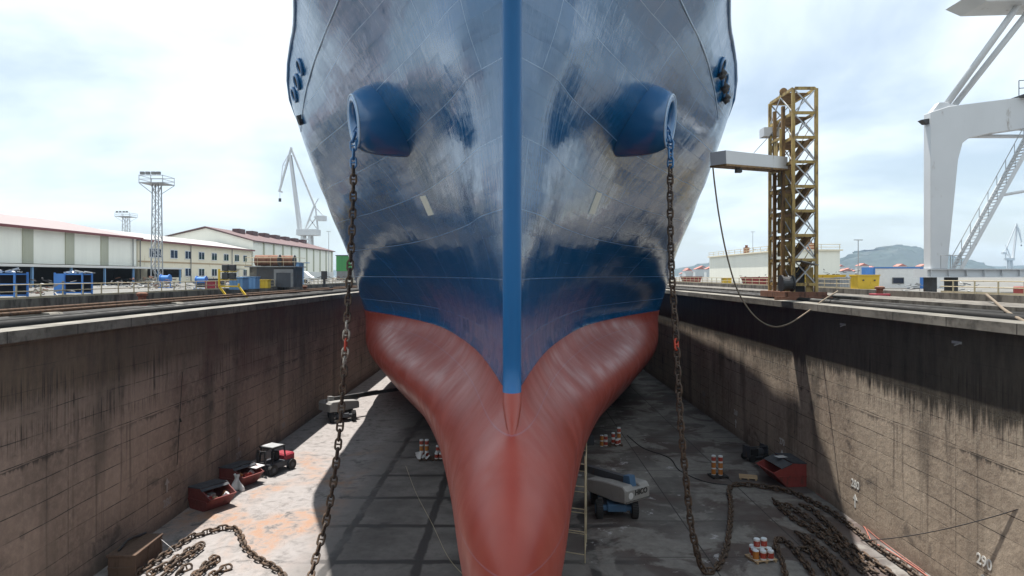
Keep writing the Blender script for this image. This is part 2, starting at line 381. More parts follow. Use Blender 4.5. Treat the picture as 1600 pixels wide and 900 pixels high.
    M['hill']=t.done(c,.95)
    M['town']=plain('town_white',(.6,.57,.53),.8)
    M['town_red']=plain('town_roof',(.42,.15,.11),.8)
    t=NT('harbour_water'); n=t.noise(sc=.2,det=4); M['water']=t.done((.02,.05,.07),.2,0,t.bump(n,.3,.3))
make_materials()

# ------------------------------------------------------------------ hull lines: (height, stem position, ((distance, half breadth) ...))
LINES=(
    (2.31, 22.44, ((24.31,0.47), (28.05,0.94), (33.66,1.68), (39.27,2.62), (46.75,4.49), (54.23,6.54), (61.71,8.98), (70.12,11.69), (79.48,14.03), (88.83,14.96))),
    (3.71, 16.83, ((18.23,0.61), (20.57,1.12), (24.31,1.78), (28.05,2.34), (33.66,3.18), (39.27,4.21), (47.69,5.70), (56.10,8.42), (63.58,10.85), (71.06,13.09), (79.48,15.24), (88.83,16.27))),
    (4.65, 15.90, ((17.02,0.70), (18.70,1.12), (21.22,1.50), (24.31,1.96), (28.05,2.52), (33.66,3.41), (36.93,3.83), (43.38,5.19), (51.14,7.57), (57.97,9.82), (64.52,11.87), (71.06,13.93), (79.48,15.90), (88.83,16.64))),
    (5.58, 15.57, ((16.36,0.70), (17.77,1.12), (19.07,1.36), (21.51,1.73), (24.31,2.06), (28.99,2.66), (33.29,3.37), (38.99,4.58), (45.82,6.73), (52.36,8.88), (57.97,10.66), (65.45,13.09), (72.93,15.15), (80.41,16.46), (88.83,16.74))),
    (6.52, 15.61, ((16.36,0.70), (17.20,1.08), (18.70,1.45), (21.51,1.82), (25.81,2.38), (29.55,2.95), (34.59,3.93), (40.95,5.80), (46.75,7.67), (51.43,9.26), (57.97,11.31), (65.45,13.65), (72.00,15.33), (79.48,16.46), (88.83,16.83))),
    (7.46, 16.08, ((16.83,0.75), (17.77,1.12), (18.89,1.45), (22.44,1.96), (25.90,2.43), (30.39,3.27), (35.53,4.68), (40.21,6.08), (44.88,7.48), (51.43,9.44), (57.97,11.50), (66.39,14.03), (72.93,15.71), (79.48,16.55), (88.83,16.83))),
    (8.39, 17.77, ((18.33,0.61), (19.35,1.03), (22.16,1.59), (26.18,2.06), (30.86,2.81), (35.53,3.60), (41.14,4.95), (47.69,6.75), (54.23,8.85), (60.78,11.2), (67.32,13.6), (72.93,15.71), (79.48,16.64), (88.83,16.83))),
    (9.32, 20.76, ((21.51,0.33), (24.31,0.75), (28.05,1.22), (32.73,1.80), (37.40,2.70), (43.01,3.85), (48.62,5.25), (54.23,7.10), (59.84,9.50), (65.45,11.95), (71.06,14.60), (74.80,16.0), (79.48,16.64), (88.83,16.83))),
    (10.26, 22.16, ((23.38,0.21), (26.18,0.49), (28.99,0.84), (32.73,1.36), (37.40,2.15), (42.08,3.09), (46.75,4.11), (51.43,5.42), (56.10,7.29), (60.78,9.35), (65.45,11.59), (70.12,14.21), (72.93,15.90), (76.67,16.55), (88.83,16.83))),
    (14.00, 21.79, ((23.38,0.36), (26.18,0.74), (28.99,1.20), (32.73,1.92), (37.40,2.98), (42.08,4.20), (46.75,5.60), (51.43,7.30), (56.10,9.40), (60.78,12.2), (65.45,14.75), (70.12,16.35), (74.80,16.85), (88.83,16.92))),
    (16.80, 21.55, ((23.38,0.70), (25.25,1.31), (28.99,2.00), (32.73,2.95), (37.40,4.25), (42.08,5.75), (46.75,7.60), (51.43,9.75), (56.10,12.1), (60.78,14.77), (65.45,16.08), (70.12,16.64), (88.83,16.92))),
    (19.98, 21.05, ((23.38,1.17), (26.18,1.96), (28.99,2.81), (32.73,4.02), (37.40,5.70), (42.08,7.85), (46.75,10.29), (51.43,12.72), (56.10,14.96), (60.78,16.36), (65.45,16.74), (88.83,17.02))),
    (22.04, 20.55, ((23.19,1.87), (26.18,2.90), (31.42,5.21), (37.40,7.57), (42.08,9.82), (46.75,12.16), (51.43,14.49), (56.10,16.08), (60.78,16.64), (88.83,17.02))),
    (24.29, 19.75, ((21.51,1.40), (25.53,3.42), (28.99,4.96), (33.66,7.39), (37.40,9.07), (42.54,11.59), (46.75,13.84), (51.43,15.80), (54.23,16.36), (57.97,16.74), (88.83,17.11))),
    (28.96, 17.60, ((19.20,1.50), (22.44,4.30), (26.18,6.92), (29.92,8.88), (33.66,10.66), (37.40,11.85), (42.08,13.4), (46.75,15.4), (50.02,16.75), (54.23,16.92), (61.71,17.11), (88.83,17.20))),
    (32.70, 15.60, ((17.30,2.0), (20.57,6.17), (24.31,8.32), (28.05,10.10), (32.73,11.97), (37.40,13.56), (42.08,14.96), (46.75,16.18), (50.49,16.83), (56.10,17.02), (88.83,17.20))),
)
def pchip(x,y,q):
    x=np.asarray(x,float); y=np.asarray(y,float); q=np.clip(np.asarray(q,float),x[0],x[-1])
    h=np.diff(x); d=np.diff(y)/h; n=len(x); m=np.zeros(n)
    for i in range(1,n-1):
        if d[i-1]*d[i]>0:
            w1=2*h[i]+h[i-1]; w2=h[i]+2*h[i-1]; m[i]=(w1+w2)/(w1/d[i-1]+w2/d[i])
    m[0]=d[0]; m[-1]=d[-1]
    k=np.clip(np.searchsorted(x,q,side='right')-1,0,n-2); t=(q-x[k])/h[k]
    return ((1+2*t)*(1-t)**2*y[k]+t*(1-t)**2*h[k]*m[k]+t*t*(3-2*t)*y[k+1]+t*t*(t-1)*h[k]*m[k+1])
YE=88.83
NS=120
Sg=np.linspace(0,1,NS)
zs=[l[0] for l in LINES]; stems=[l[1] for l in LINES]
rows=[]
for z,s0,pts in LINES:
    sx=[0.0]+[math.sqrt((y-s0)/(YE-s0)) for y,_ in pts]; xx=[0.0]+[x for _,x in pts]
    if z>9.9: sx[1:1]=[sx[1]*.33,sx[1]*.66]; xx[1:1]=[xx[1]*.13,xx[1]*.46]     # fine entry
    rows.append(pchip(sx,xx,Sg))
rows=np.array(rows)
def ztop(Y):                                  # forecastle rail, stepping down to the main deck
    return float(np.interp(Y,(45,48,50.6,55.5,60,75),(29.0,28.4,26.9,24.9,24.7,24.4)))
ND=130
vz=np.linspace(0,1,ND)
Xg=np.zeros((NS,ND)); Yg=np.zeros((NS,ND)); Zg=np.zeros((NS,ND))
for i,s in enumerate(Sg):
    top=ztop(s*s*YE+(1-s*s)*19)
    zq=2.31+vz*(top-2.31)
    Xg[i]=pchip(zs,rows[:,i],zq); st=pchip(zs,stems,zq)
    # smooth the tabulated lines a little up and down
    Yg[i]=st+s*s*(YE-st); Zg[i]=zq
for i in range(NS):                           # a fuller bulb
    s=Sg[i]; k=.03*np.exp(-((Zg[i]-6.8)/2.0)**2)*math.exp(-(s/.5)**2)
    Xg[i]*=1+k
for it in range(34):
    wz=np.clip((12.5-Zg[:,1:-1])/2.0,0,1) if it>3 else 1.0
    q=.25*Xg[:,:-2]+.5*Xg[:,1:-1]+.25*Xg[:,2:]; Xg[:,1:-1]=Xg[:,1:-1]*(1-wz)+q*wz
    q=.25*Yg[:,:-2]+.5*Yg[:,1:-1]+.25*Yg[:,2:]
    if it<14: Yg[:,1:-1]=q
for _ in range(6):
    Xg[:,1:-1]=.25*Xg[:,:-2]+.5*Xg[:,1:-1]+.25*Xg[:,2:]
    Xg[1:-1,:]=.25*Xg[:-2,:]+.5*Xg[1:-1,:]+.25*Xg[2:,:]
for i in range(NS):                           # the stem rounds out towards the forecastle
    tt=Yg[i]-Yg[0]; kk=np.clip((Zg[i]-12)/10,0,1); kk=kk*kk*(3-2*kk)
    Xg[i]+=.0*kk*np.sqrt(1-np.exp(-tt/.4))*np.exp(-tt/14)
Xg[0,:]=0
Zend=Zg[-1]; 
hv=[];hf=[]
def gi(side,i,j): return side*(NS+1)*ND+i*ND+j
for side in (0,1):
    sg=-1 if side==0 else 1
    for i in range(NS+1):
        for j in range(ND):
            if i<NS: hv.append((sg*Xg[i,j],Yg[i,j],Zg[i,j]))
            else: hv.append((sg*Xg[NS-1,j],262.0,Zg[NS-1,j]))
    for i in range(NS):
        for j in range(ND-1):
            q=(gi(side,i,j),gi(side,i+1,j),gi(side,i+1,j+1),gi(side,i,j+1))
            hf.append(q if side else q[::-1])
for i in range(NS):                           # flat bottom and transom
    hf.append((gi(0,i,0),gi(0,i+1,0),gi(1,i+1,0),gi(1,i,0)))
for j in range(ND-1): hf.append((gi(0,NS,j),gi(0,NS,j+1),gi(1,NS,j+1),gi(1,NS,j)))
ship=thing('ship',(0,60,2.31),'blue and red ship bow with bulb standing in the dry dock','ship')
b=MB(); b.add(hv,hf)
hull=b.build('hull',M['hull'],ship,smooth=True)
bvh=BVHTree.FromPolygons([Vector(v) for v in hv],[f for f in hf])
# weld the two halves along the stem
import bmesh
bm=bmesh.new(); bm.from_mesh(hull.data); bmesh.ops.remove_doubles(bm,verts=bm.verts[:],dist=1e-4); bmesh.ops.recalc_face_normals(bm,faces=bm.faces[:]); bm.to_mesh(hull.data); bm.free()
hull.data.polygons.foreach_set('use_smooth',[True]*len(hull.data.polygons))
# decks
b=MB(); dv=[];df=[]
for i in range(NS):
    t0=Zg[i,-1]-1.1; dv+= [(-Xg[i,-8],Yg[i,-1]+.3,t0),(Xg[i,-8],Yg[i,-1]+.3,t0)]
dv+=[(-Xg[NS-1,-8],262,Zg[NS-1,-1]-1.1),(Xg[NS-1,-8],262,Zg[NS-1,-1]-1.1)]
for i in range(NS): df.append((2*i,2*i+1,2*i+3,2*i+2))
b.add(dv,df); b.build('deck',M['deck'],ship)
b=MB()
for sg in (-1,1): b.tube([(sg*Xg[i,-1],Yg[i,-1],Zg[i,-1]) for i in range(0,NS,2)]+[(sg*Xg[-1,-1],262,Zg[-1,-1])],.12,6)
b.build('rail_cap',M['blue'],ship,smooth=True)
# stem bar
zz=np.concatenate([np.linspace(9.12,9.9,12),np.linspace(10.1,28.9,40)]); st=[float(np.interp(z,Zg[0],Yg[0])) for z in zz]
b=MB(); b.tube([(0,y+.06+max(0,9.8-z)*.26,z) for y,z in zip(st,zz)],[.30*min(1,max(.02,(z-9.1)/.8))**.5 for z in zz],18)
b.build('stem_bar',M['stem'],ship,smooth=True)
# hawse bolsters: flared cones with a rounded lip, the hawse pipe opening inside
def bolster(sg):
    R=Vector((sg*5.5,36.3,22.35)); C=Vector((sg*7.95,34.1,21.68)); ax=(C-R).normalized()
    mouth=Vector((sg*.93,-.34,-.13)).normalized()           # the way the mouth faces
    up=Vector((0,0,1)); a=mouth.cross(up).normalized(); c=a.cross(mouth).normalized()
    n=48; rings=[]
    prof=[(-.25,2.08),(0,2.05),(.25,1.98),(.5,1.86),(.7,1.72),(.84,1.58),(.93,1.44),(.985,1.30),(1.0,1.12),(.99,.94),(.95,.80),(.86,.70),(.6,.66)]
    for (tt,r) in prof:
        k=min(1,max(0,tt))**2; nn=ax.lerp(mouth,k*.9).normalized(); aa=nn.cross(up).normalized(); cc=aa.cross(nn).normalized()
        hole=max(0,min(1,(1.12-r)/.45)) if tt>.8 else 0
        ctr=R.lerp(C,tt)+cc*(.16*hole)
        rings.append([ctr+aa*(r*(1-.22*hole)*math.cos(2*math.pi*q/n))+cc*(r*math.sin(2*math.pi*q/n)) for q in range(n)])
    def skin(rs):
        vs=[v for r in rs for v in r]; fs=[]
        for k in range(len(rs)-1):
            for q in range(n): fs.append((k*n+q,k*n+(q+1)%n,(k+1)*n+(q+1)%n,(k+1)*n+q))
        m_=MB(); m_.add(vs,fs); return m_
    o=skin(rings[:8]).build('hawse_bolster',M['blue'],ship,smooth=True)
    skin(rings[7:]).build('mouth_plate',M['blue'],o,smooth=True)
    lip=MB(); lip.tube(rings[7],.045,8,closed=True); lip.build('lip',M['blue_edge'],o,smooth=True)
    hp=MB(); hp.add(rings[-1],[tuple(range(n))]); hp.build('hawse_pipe',M['dark'],o)  # flat dark disc painted as the shaded inside of the pipe
    return C,mouth,c
hawse={sg:bolster(sg) for sg in (-1,1)}
def on_hull(px,py):
    o=Vector((0,0,EYE)); d=(P(px,py,50)-o).normalized(); h=bvh.ray_cast(o,d)
    return h[0],h[1] if h[1].dot(d)<0 else -h[1]
# fairleads in the bulwark plating
def fairlead(px,py,r,roller=False):
    p,nv=on_hull(px,py)
    if p is None: return
    up=Vector((0,0,1)); a=nv.cross(up).normalized(); c=a.cross(nv).normalized()
    n=24; b=MB()
    ring=[p+nv*.08+a*(r*.95*math.cos(2*math.pi*q/n))+c*(r*.75*math.sin(2*math.pi*q/n)) for q in range(n)]
    b.tube(ring,.10,8,closed=True); o=b.build('fairlead',M['blue'],ship,smooth=True)
    h=MB(); h.add([p+nv*.06+(v-p-nv*.08)*.98 for v in ring],[tuple(range(n))]); h.build('opening',M['dark'],o)  # flat dark disc in place of the hole's shade
    if roller:
        k=MB(); k.cyl(p+nv*.1-c*.5,p+nv*.25-c*.2,.32,12); k.cyl(p+nv*.1-c*.75,p+nv*.35-c*.45,.24,12); k.build('roller',M['steel_dark'],o,smooth=True)
for a in ((470,105),(465,128),(461,148)): fairlead(a[0],a[1],.62)
for a in ((1127,103),(1131,125),(1133,142)): fairlead(a[0],a[1],.62,True)
p,nv=on_hull(471,187)
if p is not None:
    b=MB(); b.cyl(p-nv*.3,p+nv*.25,.36,20); b.build('fairlead',M['dark'],ship)  # solid dark plug drawn for a black port hole
# two pale patches low on the flare
for (x0,y0,x1,y1) in ((661,306,674,336),(936,301,924,334)):
    vs=[]; n=6
    for k in range(n):
        for e in (-4.2,4.2):
            u=k/(n-1); p,nv=on_hull(x0+(x1-x0)*u+e,y0+(y1-y0)*u+(.9 if x1>x0 else -.9)*(-e/4.2)); vs.append((p+nv*.035,p-nv*.05))
    b=MB(); top=[v[0] for v in vs]; bot=[v[1] for v in vs]; N_=len(top)
    fs=[(2*k,2*k+1,2*k+3,2*k+2) for k in range(n-1)]+[(N_+2*k+2,N_+2*k+3,N_+2*k+1,N_+2*k) for k in range(n-1)]
    for k in range(n-1): fs+= [(2*k,2*k+2,N_+2*k+2,N_+2*k),(2*k+3,2*k+1,N_+2*k+1,N_+2*k+3)]
    fs+=[(0,N_,N_+1,1),(N_-2,N_-1,2*N_-1,2*N_-2)]
    b.add(top+bot,fs)
    b.build('pale_marking',M['pale_patch'],ship)
for path in (((531,-4),(517,30),(503,65),(490,100),(480,135),(475,160),(472,185),(470,205)),((1061,-4),(1077,30),(1094,65),(1106,98),(1114,130),(1119,158),(1122,185))):
    pts=[on_hull(*a) for a in path]; pts=[p+nv*.01 for p,nv in pts if p is not None]
    b=MB(); b.tube(spline(pts,.4),.045,6); b.build('knuckle_bar',M['blue_edge'],ship,smooth=True)
# ------------------------------------------------------------------ anchor chains
PITCH=.43; DIA=.109
def link_mesh():
    R=.139; hs=.128; pts=[]
    for k in range(9): a=-math.pi/2+math.pi*k/8; pts.append((0,R*math.sin(a),hs+R*math.cos(a)))
    for k in range(9): a=math.pi/2+math.pi*k/8; pts.append((0,R*math.sin(a),-hs+R*math.cos(a)))
    b=MB(); b.tube(pts,DIA/2,8,closed=True); b.cyl((0,-R,0),(0,R,0),DIA*.36,8)
    me=None; o=b.build('link',M['chain'],smooth=True); me=o.data; D.objects.remove(o)
    return me
LINK=link_mesh()
def link_variant(m):
    me=LINK.copy(); me.materials.clear(); me.materials.append(m); return me
LINK_RED=link_variant(M['chain_red']); LINK_PALE=link_variant(M['chain_pale']); LINK_BLUE=link_variant(M['blue'])
def resample(path,step):
    out=[path[0]]; acc=0
    for a,b in zip(path,path[1:]):
        L=(b-a).length
        while acc+L>=step:
            t=(step-acc)/L; a=a+(b-a)*t; out.append(a.copy()); L=(b-a).length; acc=0
        acc+=L
    return out
def chain(root,pts,roll0=.3,jit=.12,special=None,limit=100,lay=0.0):
    """links as separate parts along a path; lay = 1 turns links to lie at 45 degrees as on the ground"""
    base=root.location; sp=resample(spline(pts),PITCH); special=special or {}
    rest=MB(); n=0
    for i in range(len(sp)-1):
        c=(sp[i]+sp[i+1])/2; d=(sp[i+1]-sp[i]).normalized()
        ref=Vector((0,-1,0)) if abs(d.y)<.9 else Vector((1,0,0))
        a=(ref-d*ref.dot(d)).normalized(); bb=d.cross(a)
        ang=roll0+(math.pi/2 if i%2 else 0)+random.uniform(-jit,jit)
        ax=a*math.cos(ang)+bb*math.sin(ang); ay=d.cross(ax)
        Mx=Matrix((ax,ay,d)).transposed().to_4x4(); 
        if n<limit:
            o=D.objects.new('link',special.get(i,LINK)); COL.objects.link(o); o.parent=root
            Mx.translation=c-base; o.matrix_local=Mx; n+=1
        else:
            Mx.translation=c
            rest.add([Mx@v.co for v in LINK.vertices],[tuple(p.vertices) for p in LINK.polygons])
    if rest.v:
        o=rest.build('link',M['chain'],root,smooth=True); o['kind']='stuff'
# hanging chains: from the hawse lip to the floor, then along it
CL,mL,cL=hawse[-1]; CR,mR,cR=hawse[1]
def hang(top,bot,sag,n=9):
    out=[]
    for k in range(n):
        t=k/(n-1); p=top.lerp(bot,t); p=p+Vector((0,0,-sag*4*t*(1-t))); out.append(p)
    return out
def vpts(lst,z0=None):
    return [P(x,y,Y) for x,y,Y in lst]
tl=CL-cL*1.42+mL*.16
left_pts=[CL+mL*-.30-cL*.25,CL-cL*.80+mL*.08,CL-cL*1.22+mL*.12,tl-Vector((0,0,.35))]+vpts([(552,300,33.9),(549,380,33.6),(545,450,33.3),(541,525,33.0),(536,600,32.8),(530,680,32.5),(520,760,32.1),(508,820,31.7),(494,870,31.0)])+[fl(484,905,.6),fl(472,940,.16),fl(455,935,.16),fl(446,905,.15),fl(432,888,.15),fl(410,876,.15),fl(395,866,.15),fl(382,852,.15),fl(376,836,.15),fl(366,825,.15),fl(345,825,.15),fl(325,831,.15),fl(300,838,.15),fl(278,852,.15),fl(255,868,.15),fl(232,884,.15),fl(205,902,.15)]
ac=thing('anchor_chain',(CL.x,CL.y,0),'rusty stud-link anchor chain hanging from the bolster nearer the forklift','anchor chain','anchor chains hanging from the hawse pipes')
sL=resample(spline(left_pts),PITCH)
def near(sp,row):
    return min(range(len(sp)-1),key=lambda i:abs(430+(EYE-sp[i].z)*F/sp[i].y-row)+ (0 if i<70 else 999))
kL=near(sL,525)
chain(ac,left_pts,.05,.10,{0:LINK_BLUE,1:LINK_BLUE,2:LINK_BLUE,3:LINK_BLUE,4:LINK_BLUE,kL:LINK_RED,kL-1:LINK_PALE,kL-2:LINK_PALE,kL+1:LINK_PALE,kL+2:LINK_PALE})
tr=CR-cR*1.42+mR*.16
right_pts=[CR+mR*-.30-cR*.25,CR-cR*.80+mR*.08,CR-cR*1.22+mR*.12,tr-Vector((0,0,.35))]+vpts([(1047,300,33.9),(1048,380,33.6),(1051,450,33.3),(1056,525,33.0),(1060,600,32.8),(1065,680,32.5),(1072,750,32.2),(1079,815,31.9),(1086,850,31.8)])+[fl(1094,882,.35),fl(1103,893,.16),fl(1116,890,.16),fl(1128,874,.16),fl(1136,850,.16),fl(1141,815,.16),fl(1142,785,.16),fl(1139,765,.16),fl(1148,757,.16),fl(1170,757,.16),fl(1200,761,.16),fl(1235,768,.16),fl(1268,783,.16),fl(1300,800,.16),fl(1330,822,.16),fl(1360,846,.16),fl(1390,868,.16),fl(1420,889,.16),fl(1450,912,.16)]
ac2=thing('anchor_chain',(CR.x,CR.y,0),'rusty stud-link anchor chain hanging from the bolster nearer the yellow tower','anchor chain','anchor chains hanging from the hawse pipes')
sR=resample(spline(right_pts),PITCH); kR=near(sR,527)
chain(ac2,right_pts,.78,.10,{0:LINK_BLUE,1:LINK_BLUE,2:LINK_BLUE,3:LINK_BLUE,4:LINK_BLUE,kR:LINK_RED})
# lengths of chain ranged on the dock floor
def run(pts,label,z=.15,jit=.5):
    q=[fl(x+random.uniform(-1.5,1.5),y+random.uniform(-1,1),z) for x,y in pts]
    r=thing('ranged_chain',(q[0].x,q[0].y,0),label,'chain','lengths of chain ranged on the dock floor')
    chain(r,q,.78,jit); return r
run([(1207,781),(1225,797),(1244,813),(1266,826),(1288,838),(1306,856),(1325,872),(1355,897)],'dark rusty chain length second out from the brick-red skip corner')
run([(1214,786),(1236,792),(1258,806),(1276,822),(1300,838),(1318,850),(1336,868),(1362,888),(1376,900)],'chain length lying against the second run, its head bent over',.22)
run([(1251,788),(1270,797),(1296,822),(1316,840),(1341,861),(1368,880),(1400,900)],'chain length beside the long run at the foot of the lit wall')
run([(1242,831),(1262,840),(1284,858),(1302,874),(1326,898)],'short chain length in the middle of the pile, starting behind the folded one')
run([(1248,838),(1270,852),(1290,868),(1310,890),(1318,903)],'short chain length lying over the middle of the pile',.24)
run([(1228,902),(1222,880),(1213,858),(1212,846),(1220,841),(1234,850),(1250,868),(1264,888),(1276,906)],'chain length folded back on itself nearest the paint cans')
run([(1246,858),(1262,858),(1274,872),(1288,888),(1302,906)],'chain end curled beside the folded chain length')
run([(317,848),(300,858),(282,868),(264,880),(244,890),(226,902)],'sunlit chain length just inside the long left chain loop')
run([(314,852),(298,866),(280,878),(262,892),(248,903)],'second sunlit chain length doubled beside its twin',.22)
run([(298,884),(284,890),(272,902)],'short orange-rusted chain end at the front left')
run([(343,872),(330,880),(318,888),(306,896),(298,905)],'sunlit chain length with its head near the grey patch')
run([(360,886),(346,890),(334,897),(322,906)],'last short chain length nearest the hanging chain')
run([(338,868),(326,878),(312,892),(300,906)],'chain laid on top of the front left pile',.24)

# ------------------------------------------------------------------ ground, dock, quay
WY0,WY1=2.0,420.0
b=MB(); b.box(-19.5,19.5,WY0,WY1,-1.0,0); tag(b.build('dock_floor',M['floor']),kind='structure')
G=12.5
b=MB()                                        # quay and land: one sheet with the dock opening cut in it
xs=(-2500,-29.5,29.5,2500); ys=(-600,WY0-6,WY1+4,520)
for i in range(3):
    for j in range(3):
        if i==1 and j==1: continue
        b.add([(xs[i],ys[j],G),(xs[i+1],ys[j],G),(xs[i+1],ys[j+1],G),(xs[i],ys[j+1],G)],[(0,1,2,3)])
o=b.build('ground',M['quay']); tag(o,kind='structure')
b=MB(); b.add([(-4500,515,11.2),(4500,515,11.2),(4500,5000,11.2),(-4500,5000,11.2)],[(0,1,2,3)]); tag(b.build('sea_water',M['water']),kind='structure')
# right side wall
wr=thing('dock_wall',(19.5,30,0),'right dock side wall of stained concrete, sunlit below its black tide line','dock wall')
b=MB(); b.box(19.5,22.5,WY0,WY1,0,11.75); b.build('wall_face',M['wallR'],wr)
b=MB(); b.box(19.07,20.45,WY0,WY1,11.75,12.17); b.build('coping',M['coping'],wr)
b=MB(); b.box(20.45,24.0,WY0,WY1,11.3,11.78); b.build('pipe_ledge',M['ledge'],wr)
b=MB(); b.box(24.0,27.6,WY0,WY1,11.3,12.47); b.box(27.6,28.9,WY0,WY1,11.3,12.3); b.build('step',M['parapet'],wr)
b=MB(); b.box(28.9,29.5,WY0,WY1,11.3,12.83); b.build('parapet',M['parapet'],wr)
wl=thing('dock_wall',(-19.5,30,0),'left dock side wall of brown concrete, all in shade','dock wall')
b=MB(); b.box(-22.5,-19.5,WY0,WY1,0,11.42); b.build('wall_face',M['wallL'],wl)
b=MB(); b.box(-20.4,-19.07,WY0,WY1,11.42,11.87); b.build('coping',M['coping'],wl)
b=MB(); b.box(-24.6,-20.4,WY0,WY1,11.0,11.5); b.build('pipe_ledge',M['ledge'],wl)
b=MB(); b.box(-29.2,-24.6,WY0,WY1,11.0,11.72); b.build('step',M['ledge'],wl)
b=MB(); b.box(-29.6,-29.2,WY0,WY1,11.0,12.58); b.build('parapet',M['parapet'],wl)
hw=MB(); hw.box(-29.5,29.5,WY0-6,WY0,-1,12.5); o=hw.build('dock_head_wall',M['wallL']); tag(o,'concrete head wall closing the near end of the dry dock','dock wall')
hw=MB(); hw.box(-29.5,29.5,WY1,WY1+4,-1,12.5); o=hw.build('dock_gate',M['steel_dark']); tag(o,'dark gate closing the far end of the dry dock','dock gate')
# marks painted on the walls
def text_mesh(s,size):
    cu=D.curves.new('t','FONT'); cu.body=s; cu.size=size; cu.align_x='CENTER'; cu.align_y='CENTER'; cu.extrude=.006; cu.offset=.012
    o=D.objects.new('t',cu); COL.objects.link(o); dg=bpy.context.evaluated_depsgraph_get(); dg.update()
    me=D.meshes.new_from_object(o.evaluated_get(dg)); D.objects.remove(o); D.curves.remove(cu); return me
def wall_mark(side,Y,z,s,size,m,arrow=0,parent=None):
    me=text_mesh(s,size); me.materials.clear(); me.materials.append(m)
    o=D.objects.new('painted_number',me); COL.objects.link(o); o.parent=parent
    X=19.49*side
    R=Matrix(((0,0,-side),(-side,0,0),(0,1,0))).to_4x4()     # text x -> along the wall, text y -> up
    R.translation=Vector((X,Y,z))-parent.location; o.matrix_local=R
    if arrow:
        b=MB(); zc=z+arrow*.95; x=X-side*.008
        def q(dy,dz): return (x,Y+dy,zc+dz)
        for (pr) in (((-.07,-.35),(.07,-.35),(.07,.1),(-.07,.1)),((-.24,.1),(.24,.1),(0,.42))):
            n=len(pr); vs=[q(*a) for a in pr]+[(X+side*.01,Y+a[0],zc+a[1]) for a in pr]
            b.add(vs,[tuple(range(n)),tuple(range(2*n-1,n-1,-1))]+[(i,(i+1)%n,n+(i+1)%n,n+i) for i in range(n)])
        b.build('painted_arrow',m,parent)
def dotmark(Y,z,parent):
    b=MB(); b.cyl((19.48,Y,z),(19.51,Y,z),.16,14); b.build('painted_dot',M['paint_mark'],parent)
wall_mark(1,28.2,2.15,'290',.62,M['paint_mark'],0,wr); dotmark(28.25,1.45,wr)
wall_mark(1,38.8,2.1,'280',.62,M['paint_mark'],-1,wr)
wall_mark(1,49.3,1.95,'270',.62,M['paint_mark'],-1,wr)
wall_mark(1,59.5,2.0,'260',.62,M['paint_mark'],-1,wr); wall_mark(1,69.4,1.9,'250',.62,M['paint_mark_dull'],-1,wr); wall_mark(1,90,1.9,'230',.62,M['paint_mark_dull'],0,wr)
wall_mark(-1,38.6,1.15,'280',.62,M['paint_mark_dull'],1,wl); wall_mark(-1,48.7,1.15,'270',.62,M['paint_mark_dull'],1,wl); wall_mark(-1,58.2,1.2,'260',.62,M['paint_mark_dull'],1,wl)
# pipes along the ledges
def longpipe(x,z,r,m,label,name='service_pipe',stools=True,y1=WY1):
    t=thing(name,(x,30,z-r),label,'pipe','pipes along the dock edges')
    b=MB(); b.cyl((x,WY0+1,z),(x,y1,z),r,14); b.build('pipe_length',m,t,smooth=True)
longpipe(21.2,12.08,.30,M['pipe_black'],'thick black pipe lying just behind the right coping')
longpipe(22.9,12.15,.20,M['pipe_black'],'thinner black pipe at the foot of the right step')
longpipe(-21.3,11.80,.30,M['pipe_black'],'thick black pipe lying just behind the left coping')
longpipe(-23.2,11.82,.20,M['pipe_black'],'thinner black pipe second from the left dock edge')
longpipe(-25.6,12.02,.11,M['pipe_rust'],'orange brown pipe nearer the left dock edge')
longpipe(-26.7,12.12,.11,M['pipe_rust'],'orange brown pipe further from the left dock edge')
for (Y) in (37.0,51.0):
    b=MB(); b.prism([(-27.3,11.72),(-24.9,11.72),(-25.1,11.95),(-27.1,12.0)],'y',Y,Y+1.1); tag(b.build('pipe_stool',M['coping']),'pale concrete stool under the brown pipes, %s'%('nearer' if Y<40 else 'by the red bollard'),'concrete block','pipe stools')
# railings
def railing(x,y0,y1,z,h,m,label,step=2.1):
    t=thing('railing',(x,y0,z),label,'railing')
    b=MB()
    for k in (h,h*.52): b.cyl((x,y0,z+k),(x,y1,z+k),.035,6)
    b.box(x-.015,x+.015,y0,y1,z,z+.12)
    b.build('rail',m,t)
    pm=MB(); pm.box(x-.035,x+.035,y0-.035,y0+.035,z,z+h); o=pm.build('post',m,t)
    y=y0+step
    while y<y1:
        c=o.copy(); COL.objects.link(c); c.location=(0,y-y0,0); y+=step
railing(-29.4,30,160,12.58,.85,M['rail'],'cream pipe railing along the left quay parapet')
railing(29.2,20,46.5,12.83,.8,M['rail'],'cream pipe railing along the right quay below the grey crane')
railing(29.2,59,150,12.83,.8,M['rail'],'cream pipe railing along the right quay beyond the yellow tower',2.4)

# ------------------------------------------------------------------ camera, light, sky
cam=D.cameras.new('camera'); co=D.objects.new('camera',cam); COL.objects.link(co)
co.location=(0,0,EYE); co.rotation_euler=(math.pi/2,0,0)
cam.sensor_width=36; cam.lens=36*F/1600; cam.shift_y=-20/1600; cam.clip_end=20000; cam.clip_start=.1
S.camera=co
SX,SY=.14,-.25                                # sunward slope: light travels +x and towards the viewer
sd=Vector((SX,SY,-1)).normalized()
sl=D.lights.new('sun','SUN'); sl.energy=5.0; sl.angle=math.radians(.53); sl.color=(1,.955,.89)
so=D.objects.new('sun',sl); COL.objects.link(so); so.rotation_euler=sd.to_track_quat('-Z','Y').to_euler(); so.location=(-20,60,80)
w=D.worlds.new('World'); S.world=w; w.use_nodes=True; nt=w.node_tree; N=nt.nodes; Lk=nt.links
bg=N['Background']
sky=N.new('ShaderNodeTexSky'); sky.sky_type='NISHITA'; sky.sun_disc=False
